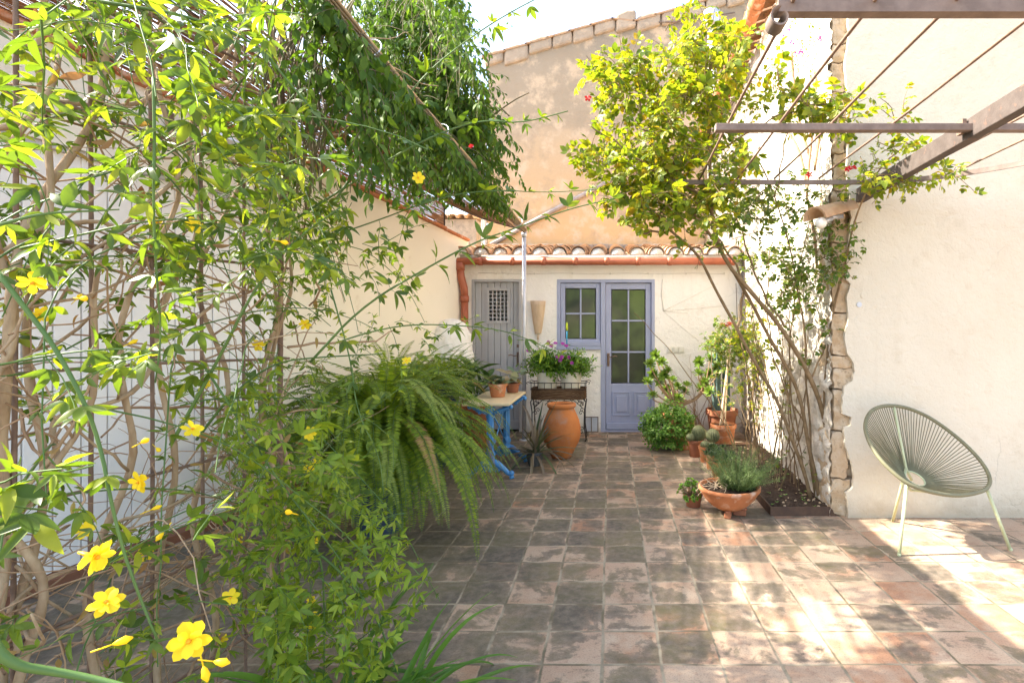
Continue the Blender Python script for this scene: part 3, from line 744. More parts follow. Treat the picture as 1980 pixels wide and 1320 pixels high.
# bracket lamp with enamel shade
by = 3.50; c = np.array([lwx(by), by, 2.72])
bl = thing('bracket_lamp', 'white enamel shade lamp on a rusty iron bracket high on the left wall', 'wall lamp', c)
mb = MB(); mb.box(c + LN * .012 + (0, 0, .0), (.022, .045, .2)); mb.beam(c + LN * .02 + (0, 0, -.03), c + LN * .30 + (0, 0, 0.02), .018, .03)
mb.beam(c + LN * .02 + (0, 0, -.13), c + LN * .14 + (0, 0, -.01), .014, .014)
mb.build('bracket', M['rust'], bl, smooth=False)
e = c + LN * .33 + (.0, 0, -.10)
mb = MB(); mb.lathe([(.012, .10), (.02, .06), (.06, .045), (.15, .015), (.19, -.02), (.195, -.028), (.188, -.024), (.145, .008), (.055, .038), (.0, .045)], e, 28); mb.build('shade', M['enamel'], bl)

# white knobbly dome by the plank door
ov = MB(); n = 90
an = np.linspace(0, 2 * math.pi, n, endpoint=False)
prof = [(.27, 0), (.27, .5), (.27, .85), (.262, 1.05), (.245, 1.2), (.225, 1.32), (.19, 1.42), (.14, 1.49), (.07, 1.53), (.0, 1.54)]
prof = [(np.interp(t, np.linspace(0, 1, len(prof)), [p[0] for p in prof]), np.interp(t, np.linspace(0, 1, len(prof)), [p[1] for p in prof])) for t in np.linspace(0, 1, 70)]
g = []
for r_, z_ in prof:
    row = []
    for a in an:
        bmp = .016 * max(0, mnoise.noise(Vector((r_ * math.cos(a) * 19, r_ * math.sin(a) * 19, z_ * 19))) * 2.2 - .1)
        row.append((-2.0 + (r_ + bmp) * math.cos(a) , 6.75 + (r_ + bmp) * math.sin(a), z_))
    g.append(row + [row[0]])
ov.sheet(np.array(g))
tag(ov.build('rounded_pillar', M['house_white']), 'knobbly whitewashed rounded pillar standing beside the grey plank door', 'pillar')
# ------------------------------------------------------------------ reed awning over the left half of the yard
AX, AZ, AY0, AY1 = -1.09, 2.67, 1.4, 6.8
def aw(t, y):
    """point of the awning: t = 0 outer edge, 1 at the wall"""
    xw = lwx(y) + .03; zw = lwz(y) + .36
    sag = -.05 * math.sin(math.pi * t) - .03 * math.sin(math.pi * (y - AY0) / (AY1 - AY0) * 3) ** 2
    return np.array([AX + (xw - AX) * t, y, AZ + (zw - AZ) * t ** .9 + sag])
awn = thing('reed_awning', 'reed mat awning stretched from the left wall to a thin grey pole', 'awning', (AX, AY1, 0))
mb = MB(); nre = 108
# gaps opened in the mat to let sun dapples onto the floor: (t, half width, from, to)
gaps = [(R.uniform(.03, .95), R.uniform(.008, .03), y0_, y0_ + R.uniform(.2, .7)) for y0_ in R.uniform(1.2, 4.2, 34)]
for i in range(nre):
    t = (i + R.uniform(-.3, .3)) / nre * 1.09
    if R.rand() < .05: continue
    y = AY0 + R.uniform(-.12, .1)
    while y < AY1 - .05:
        L = R.uniform(1.3, 2.4); y2 = min(AY1 + R.uniform(-.02, .03), y + L)
        if any(abs(t - g[0]) < g[1] and y < g[3] and y2 > g[2] for g in gaps):
            cut = [g for g in gaps if abs(t - g[0]) < g[1] and y < g[3] and y2 > g[2]][0]
            if cut[2] - y > .15: y2 = cut[2]
            else: y = cut[3]; continue
        tt = t + R.uniform(-.004, .004); t2 = tt + R.uniform(-.004, .004)
        ps = [aw(tt + (t2 - tt) * k / 5, y + (y2 - y) * k / 5) + (0, 0, R.uniform(-.003, .003)) for k in range(6)]
        mb.tube(ps, R.uniform(.0035, .0052), 4, False); y = y2 + .005
for y in np.arange(AY0 + .2, AY1, .42):
    mb.tube([aw(t, y) + (0, 0, .006) for t in np.linspace(0, 1, 12)], .0018, 4, False)
mb.build('reed_mat', M['reed'], awn)
mb = MB()                                            # bundle of reeds along the outer edge
for k in range(26):
    a = k * 2.4; rr = .034 * math.sqrt((k + .5) / 26)
    mb.tube([(AX + rr * math.cos(a) + R.uniform(-.003, .003), y, AZ + rr * math.sin(a) + .012 * math.sin(y * 1.7)) for y in np.linspace(AY0, AY1 - R.uniform(0, .06), 9)], .006, 5)
eb = mb.build('edge_bundle', M['reed_pale'], awn)
for y in (2.4, 3.4, 4.4, 5.3, 6.25):
    m = MB(); an = np.linspace(0, 2 * math.pi, 18, endpoint=False)
    m.tube([(AX + .01 + .05 * math.cos(a), y + .03 * math.sin(a * 1), AZ + .006 - .012 + .055 * math.sin(a)) for a in an], .0035, 5, closed=True)
    m.build('ring', M['galv'], eb)
mb = MB(); mb.tube([(AX, AY1 - .04, 0), (AX, AY1 - .04, AZ + .02)], .026, 14); mb.tube([(AX, AY1 - .04, AZ - .10), (AX, AY1 - .04, AZ - .04)], .033, 14)
mb.lathe([(.0, .012), (.06, .012), (.062, 0)], (AX, AY1 - .04, .001), 18)
mb.build('pole', M['galv'], awn)
for yr in (AY1 - .03, 3.9, AY0 + .1):
    m = MB(); m.tube([aw(t, yr) + (0, 0, -.012) for t in np.linspace(0, 1, 14)], .011, 8); m.build('cross_rod', M['rust'], awn)

sc = thing('reed_screen', 'upright reed privacy screen standing on top of the left wall', 'screen', (-2.4, 5, 2.7))
mb = MB()
for i in range(34):
    y = .9
    while y < 6.86:
        L = R.uniform(1.2, 2.4); y2 = min(6.88, y + L); z = .05 + i * .0098 + R.uniform(-.002, .002)
        mb.tube([np.array([lwx(q), q, lwz(q) + z]) + LN * (-.05 + R.uniform(-.003, .003)) for q in np.linspace(y, y2, 5)], R.uniform(.0042, .0055), 4, False); y = y2
mb.build('reed_panel', M['reed'], sc)
for y in (1.6, 2.9, 4.2, 5.5, 6.87):
    m = MB(); c = np.array([lwx(y), y, lwz(y)]) + LN * -.036; m.tube([c + (0, 0, .03), c + (0, 0, .40)], .009, 8); m.build('post', M['dark_iron'], sc)

# ------------------------------------------------------------------ rusty rebar trellis
def trx(Y): return -1.98 + .24 * Y
tre = thing('rebar_trellis', 'rusty iron rod trellis carrying the flowering vine at the left', 'trellis', (-1.6, 1.5, 0))
for i, y in enumerate(np.arange(.78, 2.35, .17)):
    m = MB(); r_ = .006 if i < 9 else .011
    zs = np.linspace(0, 2.72, 90); m.tube([(trx(y) + .004 * math.sin(z * 2 + i), y, z) for z in zs], r_ * (1 + .07 * (np.arange(90) % 2)), 7); m.build('upright', M['rust'], tre)
for z in (.18, .55, .92, 1.28, 1.66, 2.05, 2.45):
    m = MB(); ys = np.linspace(.7, 2.33, 60); m.tube([(trx(y) + .018, y, z + .006 * math.sin(y * 5 + z * 9)) for y in ys], .0055 * (1 + .08 * (np.arange(60) % 2)), 6); m.build('crossbar', M['rust'], tre)

# ------------------------------------------------------------------ iron pergola at the right
per = thing('iron_pergola', 'rusty flat-iron pergola with thin rods projecting from the stone corner', 'pergola', (1.83, 4.0, 2.4))
PZ = 2.42
mb = MB()                                            # beam nearest the lens, with a rolled end
b1y = 1.70
mb.bx(.535, 4.2, b1y - .004, b1y + .004, PZ - .010, PZ + .05); mb.bx(.535, 4.2, b1y + .0045, b1y + .035, PZ - .010, PZ - .002)
mb.build('beam', M['rust_red'], per, smooth=False)
mb = MB(); an = np.linspace(math.pi / 2, math.pi * 2.35, 22)
rr = np.linspace(.036, .022, 22)
c0 = np.array([.535, b1y, PZ - .039])
ring = np.array([[c0[0] + r_ * math.cos(a), 0, c0[2] + r_ * math.sin(a)] for a, r_ in zip(an, rr)])
o1 = ring.copy(); o1[:, 1] = b1y - .03; o2 = ring.copy(); o2[:, 1] = b1y + .035
inn = np.array([[c0[0] + (r_ - .006) * math.cos(a), 0, c0[2] + (r_ - .006) * math.sin(a)] for a, r_ in zip(an, rr)])
i1 = inn.copy(); i1[:, 1] = b1y - .03; i2 = inn.copy(); i2[:, 1] = b1y + .035
mb.sheet(np.stack([o1, o2, i2, i1, o1])); mb.build('rolled_end', M['rust_red'], per)
mb = MB(); b2y = 2.70
mb.bx(.53, 4.4, b2y - .022, b2y + .022, PZ - .02, PZ + .016)
mb.build('beam', M['rust_red'], per, smooth=False, bevel=.003)
mb = MB(); pth = [(.40, 3.69, PZ)] + [(x, 3.70, PZ) for x in np.linspace(.6, 1.75, 8)]
for t in np.linspace(.08, 1, 16): 
    pth.append((1.75 + 1.15 * t, 3.70 - .95 * t ** 2.1, PZ))
pth = np.array(pth)
up = pth + (0, 0, .016); dn = pth - (0, 0, .016); o_ = np.array([0, .008, 0])
mb.sheet(np.stack([up - o_, up + o_, dn + o_, dn - o_, up - o_])); mb.build('curved_rail', M['rust_red'], per, smooth=False)
mb = MB(); mb.beam((1.86, 3.98, 2.395), (1.83, .4, 2.47), .06, .105); mb.build('main_beam', M['beam_iron'], per, smooth=False, bevel=.005)
mb = MB(); mb.beam((1.80, 2.735, 2.40), (1.80, 2.735, 2.47), .02, .05, (0, 1, 0)); mb.build('clamp', M['rust'], per, smooth=False)
for i, x in enumerate((.60, .86, 1.12, 1.43, 2.02, 2.28, 2.54, 2.8)):
    ye = float(np.interp(x, pth[:, 0], pth[:, 1]))
    m = MB(); ys = np.linspace(.2, ye + .01, 70)
    m.tube([(x + .02 * (y - 2.7), y, PZ + .026 + .004 * math.sin(y * 3 + i)) for y in ys], .0066 * (1 + .1 * (np.arange(70) % 2)), 7); m.build('rod', M['rust'], per)

# ------------------------------------------------------------------ cord chair
ch = thing('cord_chair', 'sage green round cord chair on three thin legs by the cream wall', 'chair', (2.1, 3.55, 0))
pb, pc, pa = -.371, .878, -1.733
rimz = [(125, 250), (138, 185), (165, 142), (205, 112), (258, 96), (320, 92), (385, 98), (450, 112), (525, 140), (600, 176), (700, 240), (800, 316), (880, 385), (950, 455), (1000, 515), (1040, 575), (1063, 630), (1066, 672), (1046, 708), (1010, 733), (950, 750), (880, 763), (800, 767), (710, 758), (620, 740), (540, 716), (460, 685), (395, 642), (330, 588), (265, 525), (210, 455), (168, 385), (140, 320)]
def on_plane(px_, py_):
    d = np.array([(px_ - CX) / F, 1.0, -(py_ - CY) / F])      # ray from the eye
    s_ = (pa - EYE) / (d[2] - pb * d[0] - pc * d[1]); return np.array([0, 0, EYE]) + d * s_
rim = np.array([on_plane(1640 + x / 3.882, 760 + y / 3.882) for x, y in rimz])
def resample(p, n, closed=True, it=2):
    p = np.asarray(p, float)
    for _ in range(it):
        if closed: p = np.stack([.75 * p + .25 * np.roll(p, -1, 0), .25 * p + .75 * np.roll(p, -1, 0)], 1).reshape(-1, 3)
        else: p = np.concatenate([p[:1], np.stack([.75 * p[:-1] + .25 * p[1:], .25 * p[:-1] + .75 * p[1:]], 1).reshape(-1, 3), p[-1:]])
    q = np.concatenate([p, p[:1]]) if closed else p
    s_ = np.r_[0, np.cumsum(np.linalg.norm(np.diff(q, axis=0), axis=1))]
    u = np.linspace(0, s_[-1], n, endpoint=not closed)
    return np.stack([np.interp(u, s_, q[:, k]) for k in range(3)], 1)
NC = 104
rimP = resample(rim, NC * 2)
mb = MB(); mb.tube(rimP, .0125 * (1 + .06 * (np.arange(NC * 2) % 2)), 10, closed=True); mb.build('rim', M['rim_sage'], ch)
hc = P(1769, 925, 3.66); n_ = nrm(np.array([.20, -.50, .84])); u_ = nrm(np.cross(n_, (0, 1, 0))); w_ = np.cross(n_, u_)
cen = rimP.mean(0)
ringP = []
for p in rimP:
    d = p - cen; d = d - n_ * np.dot(d, n_); d = nrm(d); ringP.append(hc + .066 * d)
ringP = np.array(ringP)
mb = MB(); mb.tube(ringP[::4], .006, 8, closed=True); mb.build('seat_ring', M['leg_sage'], ch)
mb = MB()
for i in range(NC):
    a = rimP[2 * i]; b = ringP[2 * i]
    wob = R.normal(0, .0015, 3)
    m1 = a * .5 + b * .5 + (0, 0, -.006) + wob
    mb.tube([a, m1, b], .0031, 5, False)
mb.build('cords', M['rim_sage'], ch)
for f_, t_ in (((1738.5, 1074), P(1753, 938, 3.37)), ((1719, 1000), P(1752, 905, 3.66)), ((1954, 1064), P(1908, 945, 3.47))):
    f0 = G(*f_) if f_[1] > 1001 else np.array([2.065, 3.9, 0])
    m = MB(); m.tube([f0 + (0, 0, .002), t_], .0105, 12); m.ball(f0 + (0, 0, .007), .0125, 10, 6); m.build('leg', M['leg_sage'], ch)
mb = MB(); lf = P(1752, 905, 3.66)
mb.tube([P(1753, 938, 3.37), (hc + P(1753, 938, 3.37)) / 2 + (0, 0, -.055), hc + (0, -.02, -.075), (hc + P(1908, 945, 3.47)) / 2 + (0, 0, -.075), P(1908, 945, 3.47)], .008, 8); mb.tube([hc + (0, .04, -.02), P(1752, 905, 3.66), rimP[np.argmin(np.linalg.norm(rimP - P(1716, 785, 3.85), axis=1))]], .009, 8)
mb.build('seat_frame', M['leg_sage'], ch)

# ------------------------------------------------------------------ cast-iron bistro table
tb = thing('bistro_table', 'narrow pale stone-topped table on ornate blue cast-iron legs', 'table', (-1.12, 5.3, 0))
mb = MB(); mb.bx(-1.36, -.925, 4.88, 5.86, .70, .724); mb.build('tabletop', M['table_top'], tb, smooth=False, bevel=.006)
def cast_leg(y, x):
    fr = MB()
    fr.lathe([(.0, .10), (.055, .11), (.06, .14), (.045, .17), (.038, .2), (.05, .23), (.034, .26), (.030, .30), (.032, .50), (.030, .56), (.045, .585), (.03, .605), (.04, .64), (.052, .66), (.03, .68), (.0, .69)], (x, y, 0), 16)
    for k in range(8):                                # reeded shaft
        a = k * math.pi / 4; fr.tube([(x + .029 * math.cos(a), y + .029 * math.sin(a), z) for z in (.27, .4, .55)], .0065, 5)
    for sg in (-1, 1):
        fr.tube([(x, y, .16), (x + sg * .06, y, .145), (x + sg * .12, y, .10), (x + sg * .165, y, .055), (x + sg * .195, y, .04)], [.03, .032, .026, .022, .022], 10)
        fr.ball((x + sg * .20, y, .05), .028, 12, 8); fr.tube([(x + sg * .20, y, .03), (x + sg * .205, y, .002)], [.02, .024], 10)
        sp = [(x + sg * (.068 + .042 * (1 - t) * math.cos(t * 11)), y, .095 + .042 * (1 - t) * math.sin(t * 11)) for t in np.linspace(0, .92, 30)]
        fr.tube(sp, .013, 7)
        fr.tube([(x, y, .60), (x + sg * .08, y, .635), (x + sg * .15, y, .66), (x + sg * .19, y, .685)], [.02, .018, .018, .014], 8)
        sp = [(x + sg * (.10 + .028 * (1 - t) * math.cos(t * 9)), y, .625 + .028 * (1 - t) * math.sin(t * 9)) for t in np.linspace(0, .9, 22)]
        fr.tube(sp, .009, 6); fr.ball((x + sg * .195, y, .672), .022, 10, 6)
    fr.bx(x - .2, x + .2, y - .02, y + .02, .685, .6995)
    fr.lathe([(.0, .055), (.02, .07), (.03, .095), (.02, .12)], (x, y, 0), 10)
    return fr
cast_leg(5.02, -1.13).build('cast_leg', M['table_blue'], tb); cast_leg(5.66, -1.10).build('cast_leg', M['table_blue'], tb)
mb = MB(); mb.tube([(-1.13, 5.04, .2), (-1.115, 5.34, .42), (-1.1, 5.64, .64)], .007, 8); mb.tube([(-1.13, 5.04, .64), (-1.115, 5.34, .435), (-1.1, 5.64, .2)], .007, 8); mb.build('brace', M['table_blue'], tb)

# ------------------------------------------------------------------ pots
def pot_mesh(c, r, h, rim=True, taper=.72):
    m = MB(); t = r * .07
    if rim: pr = [(0, .004), (r * taper, 0), (r * (taper + (.94 - taper) * .8), h * .8), (r, h * .805), (r * 1.0, h), (r - t, h), (r - t * 1.3, h * .86), (0, h * .86)]
    else: pr = [(0, .004), (r * taper, 0), (r * .93, h * .55), (r, h), (r - t, h), (r - t * 1.4, h * .88), (0, h * .88)]
    m.lathe(pr, c, 30, .004); return m
def pot_parts(root, c, r, h, mat, rim=True, taper=.72):
    pot_mesh(c, r, h, rim, taper).build('pot', mat, root, bevel=.004)
    m = MB(); an = np.linspace(0, 2 * math.pi, 18, endpoint=False)
    rr = np.linspace(.001, r * .93, 6)[:, None]
    g = np.stack([c[0] + rr * np.cos(an), c[1] + rr * np.sin(an), c[2] + h * .89 + R.normal(0, h * .012 + .002, (6, 18))], -1)
    g = np.concatenate([g, g[:, :1]], 1); m.sheet(g); m.build('soil', M['soil'], root)

# jar
jar = MB(); jx, jy = -.536, 5.86
jp = [(0, .003), (.105, 0), (.118, .03), (.15, .10), (.190, .17), (.211, .25), (.210, .33), (.192, .41), (.160, .485), (.140, .53), (.138, .54), (.152, .55), (.160, .57), (.155, .592), (.138, .594), (.128, .575), (.125, .54), (.15, .45), (.14, .2), (0, .12)]
jr = jar.lathe(jp, (jx, jy, 0), 40, .006).build('clay_jar', M['terra_jar'], smooth=True)
tag(jr, 'big orange bulging clay jar standing under the flower stand', 'jar')

# flower stand: wicker trough on wrought-iron legs, two white pots of daisies
fs = thing('plant_stand', 'wrought iron stand with wicker trough carrying two white flower pots', 'plant stand', (-.65, 6.78, 0))
fy, fxa, fxb, fz0, fz1 = 6.78, -.985, -.315, .535, .66
mb = MB()
for k, z in enumerate(np.linspace(fz0, fz1, 9)):
    pts = []
    for a in np.linspace(0, 2 * math.pi, 60, endpoint=False):
        ca, sa = math.cos(a), math.sin(a)
        x = (fxa + fxb) / 2 + (fxb - fxa) / 2 * math.copysign(abs(ca) ** .35, ca); y = fy + .13 * math.copysign(abs(sa) ** .35, sa)
        w = .006 * (1 if (int(a * 9) + k) % 2 else -1)
        pts.append((x + w, y + w, z + R.uniform(-.002, .002)))
    mb.tube(pts, .0095, 6, closed=True)
mb.bx(fxa + .01, fxb - .01, fy - .11, fy + .11, fz0 - .006, fz0 + .004)
mb.build('wicker_trough', M['wicker'], fs)
mb = MB()
for z in (.735, .73 - .075):
    mb.tube([(fxa - .01, fy - .14, z), (fxb + .01, fy - .14, z), (fxb + .01, fy + .14, z), (fxa - .01, fy + .14, z)], .0055, 6, closed=True)
for x in np.linspace(fxa, fxb, 9):
    for y in (fy - .14, fy + .14): mb.tube([(x, y, .735), (x, y, .655)], .004, 5)
for x in (fxa - .01, fxb + .01):
    for y in (fy - .14, fy + .14):
        sg = -1 if x < -.6 else 1; mb.tube([(x, y, .735), (x + sg * .03, y, .75), (x + sg * .05, y, .735), (x + sg * .035, y, .72)], .0045, 5)
mb.build('rail', M['dark_iron'], fs)
for x in (fxa + .02, fxb - .02):
    for y in (fy - .12, fy + .12):
        sg = 1 if x < -.6 else -1; m = MB()
        m.tube([(x, y, .54), (x - sg * .03, y, .5), (x - sg * .012, y, .38), (x - sg * .01, y, .2), (x - sg * .035, y, .03), (x - sg * .02, y, .002)], .0075, 7)
        for cz, cr, s2 in ((.47, .045, 1), (.36, .03, -1), (.12, .03, 1)):
            m.tube([(x + sg * (.03 + cr * (1 - t) * math.cos(t * 8) * s2), y, cz + cr * (1 - t) * math.sin(t * 8)) for t in np.linspace(0, .85, 20)], .0045, 5)
        m.build('leg', M['dark_iron'], fs)
mb = MB()
for y in (fy - .12, fy + .12):
    mb.tube([(fxa + .03, y, .42), (fxa + .14, y, .52), (-.65, y, .50), (fxb - .14, y, .52), (fxb - .03, y, .42)], .005, 6)
    for sg in (-1, 1): mb.tube([(-.65 + sg * (.09 + .07 * (1 - t) * math.cos(t * 9)), y, .46 + .05 * (1 - t) * math.sin(t * 9)) for t in np.linspace(0, .85, 22)], .004, 5)
mb.build('scrollwork', M['dark_iron'], fs)

# steel-edged planting bed along the rubble wall
bed = thing('planting_bed', 'rusty steel-edged planting bed of dark soil along the stone wall', 'planting bed', (1.4, 4.0, 0))
bx0, bx1, by0, by1 = 1.205, 1.70, 4.01, 6.2
mb = MB(); mb.bx(bx0, bx1, by0, by0 + .012, 0, .068); mb.bx(bx0, bx0 + .012, by0 + .012, by1, 0, .068); mb.bx(bx0, bx1, by1, by1 + .012, 0, .068)
mb.build('edging', M['corten'], bed, smooth=False)
mb = MB(); U, V = np.meshgrid(np.linspace(bx0 + .012, bx1 + .04, 40), np.linspace(by0 + .012, by1, 130), indexing='ij')
zz = .045 + .01 * np.sin(U * 31 + V * 17) * np.sin(V * 23) + R.normal(0, .004, U.shape) + .02 * (U - bx0)
mb.sheet(np.stack([U, V, zz], -1)); soil = mb.build('soil', M['soil'], bed)
mb = MB()
for k in range(110):                                  # chips, dry leaves and pebbles on the soil
    x = R.uniform(bx0 + .03, bx1 - .03); y = R.uniform(by0 + .03, by1 - .05); r_ = R.uniform(.004, .014)
    mb.ball((x, y, .055 + .02 * (x - bx0)), r_, 6, 4, (1, R.uniform(.5, 1.2), .6))
tag(mb.build('soil_crumbs', M['bark'], bed, smooth=False), kind='stuff')
# ------------------------------------------------------------------ foliage tools
def leaf_t(W, n=5, fold=.25, curl=.2, peak=.42, power=.85, side=0.):
    t = np.linspace(0, 1, n + 1); e = math.log(.5) / math.log(peak)
    h = W / 2 * np.sin(math.pi * t ** e) ** power; h[0] = W * .02; h[-1] = W * .01
    z = -curl * t ** 2
    v = []
    for i in range(n + 1):
        sx_ = side * t[i] ** 2
        v += [(-h[i] + sx_, t[i], fold * h[i] + z[i]), (sx_, t[i], z[i]), (h[i] + sx_, t[i], fold * h[i] + z[i])]
    f = []
    for i in range(n):
        a = i * 3; f += [[a, a + 1, a + 4, a + 3], [a + 1, a + 2, a + 5, a + 4]]
    return np.array(v), np.array(f)
T_JAS = [leaf_t(.33, 6, .3, .22, .42), leaf_t(.40, 6, .15, .1, .45), leaf_t(.30, 6, .5, .45, .4, side=.06), leaf_t(.34, 6, -.2, .5, .42, side=-.08), leaf_t(.26, 6, .7, .15, .38, side=.1), leaf_t(.38, 6, .25, -.2, .48)]
T_VINE = [leaf_t(.42, 4, .3, .35, .4), leaf_t(.48, 4, .2, .2, .42)]
T_ROSE = [leaf_t(.66, 4, .2, .2, .48, .75), leaf_t(.6, 4, .35, .3, .45, .75)]
T_SMALL = [leaf_t(.45, 3, .25, .2, .45)]
T_NEEDLE = [leaf_t(.09, 2, .2, .15, .4)]
T_PINNA = [leaf_t(.3, 2, .1, .15, .3, .6)]
T_OBOV = [leaf_t(.5, 4, .25, -.12, .66, .8)]
T_PETAL = [leaf_t(.72, 6, -.12, .18, .62, .62), leaf_t(.66, 6, .1, .05, .6, .62)]
UP = np.array([0, 0, 1.])
class LV:
    def __init__(s): s.l = []; s.d = []; s.n = []; s.s = []
    def add(s, l, d, n, sc): s.l.append(l); s.d.append(d); s.n.append(n); s.s.append(sc)
    def put(s, mb, temps):
        if not s.l: return
        l = np.array(s.l); d = np.array(s.d); n = np.array(s.n); sc = np.array(s.s)
        k = R.randint(0, len(temps), len(l))
        for i, (tv, tf) in enumerate(temps):
            q = k == i
            mb.stamp(tv, tf, l[q], d[q], n[q], sc[q], R.uniform(.85, 1.15, q.sum()))
def rv(s=1.): return R.normal(0, s, 3)
def arc(p, d, L, droop=.6, n=7, wig=.08):
    p = np.asarray(p, float); d = nrm(d); st = L / n; out = [p]
    for i in range(n):
        d = nrm(d + np.array([0, 0, -droop / n]) + rv(wig)); p = p + d * st; out.append(p)
    return np.array(out)
def rot(v, ax, a):
    ax = nrm(ax); return v * math.cos(a) + np.cross(ax, v) * math.sin(a) + ax * np.dot(ax, v) * (1 - math.cos(a))
def along(path, step, t0=0.):
    s_ = np.r_[0, np.cumsum(np.linalg.norm(np.diff(path, axis=0), axis=1))]
    u = np.arange(s_[-1] * t0 + step * .5, s_[-1] + 1e-6, step)
    p = np.stack([np.interp(u, s_, path[:, k]) for k in range(3)], 1)
    q = np.stack([np.interp(np.minimum(u + .004, s_[-1]), s_, path[:, k]) - np.interp(np.maximum(u - .004, 0), s_, path[:, k]) for k in range(3)], 1)
    return p, nrm(q), u / max(s_[-1], 1e-6)
def leafy(path, lv, step, size, nleaf=3, spread=.95, t0=.1, droop=.25, opposite=True, stem=.25, taper=.5, stems=None, jit=.3, skip=0.):
    """leaves (of nleaf leaflets each) in pairs along a shoot"""
    pts, tg, us = along(path, step, t0)
    ph = R.uniform(0, 6.28)
    for k, (p, t, u) in enumerate(zip(pts, tg, us)):
        a = nrm(np.cross(t, UP) + 1e-3); b = np.cross(a, t)
        ang = ph + k * (math.pi / 2 if opposite else 2.4)
        for sg in ((1, -1) if opposite else (1,)):
            if R.rand() < skip: continue
            sd = sg * (a * math.cos(ang) + b * math.sin(ang))
            d = nrm(t * .55 + sd * .8 - UP * droop + rv(.16))
            sz = size * (1 - taper * u ** 2) * R.uniform(.6, 1.25)
            n = nrm(UP * .9 + rv(jit) + t * .3); n = nrm(n - d * np.dot(n, d))
            q = p + d * sz * stem
            if stems is not None: stems.tube([p, q], .0009, 3, False)
            lv.add(q, d, n, sz)
            if nleaf >= 3:
                for s2 in (1, -1): lv.add(q, rot(d, n, s2 * spread * R.uniform(.8, 1.15)), nrm(n + rv(.15)), sz * .85)
            if nleaf >= 5:
                q2 = q - d * sz * .5
                for s2 in (1, -1): lv.add(q2, rot(d, n, s2 * 1.25 * R.uniform(.85, 1.1)), nrm(n + rv(.15)), sz * .75)
def inpoly(poly, m):
    poly = np.array(poly, float); lo = poly.min(0); hi = poly.max(0); out = []
    while len(out) < m:
        p = R.uniform(lo, hi); c = False; j = len(poly) - 1
        for i in range(len(poly)):
            if (poly[i][1] > p[1]) != (poly[j][1] > p[1]) and p[0] < (poly[j][0] - poly[i][0]) * (p[1] - poly[i][1]) / (poly[j][1] - poly[i][1]) + poly[i][0]: c = not c
            j = i
        if c: out.append(p)
    return out
def flower(root, c, n, r, npet=6, double=False, mat='yellow_petal', name='flower'):
    n = nrm(n); a = nrm(np.cross(n, UP) + 1e-3); b = np.cross(n, a)
    L = LV(); ph = R.uniform(0, 6.28)
    for lay in range(2 if double else 1):
        for k in range(npet - lay):
            an = ph + lay * .5 + k * 2 * math.pi / (npet - lay) + R.uniform(-.12, .12); d = a * math.cos(an) + b * math.sin(an)
            L.add(np.asarray(c) + n * .002 * lay + d * r * .06, nrm(d + n * (.22 + .45 * lay + R.uniform(-.25, .25))), nrm(n + rv(.22)), r * (1 - .22 * lay) * R.uniform(.9, 1.05))
    m = MB(); L.put(m, T_PETAL); o = m.build(name, M[mat], root)
    if r > .018 and mat == 'yellow_petal':
        m = MB(); m.ball(np.asarray(c) + n * .004, r * .13, 8, 6); m.tube([np.asarray(c) - n * .02, np.asarray(c)], [.0015, .004], 6); m.build('flower_eye', M['yellow_eye'], o)
    return o

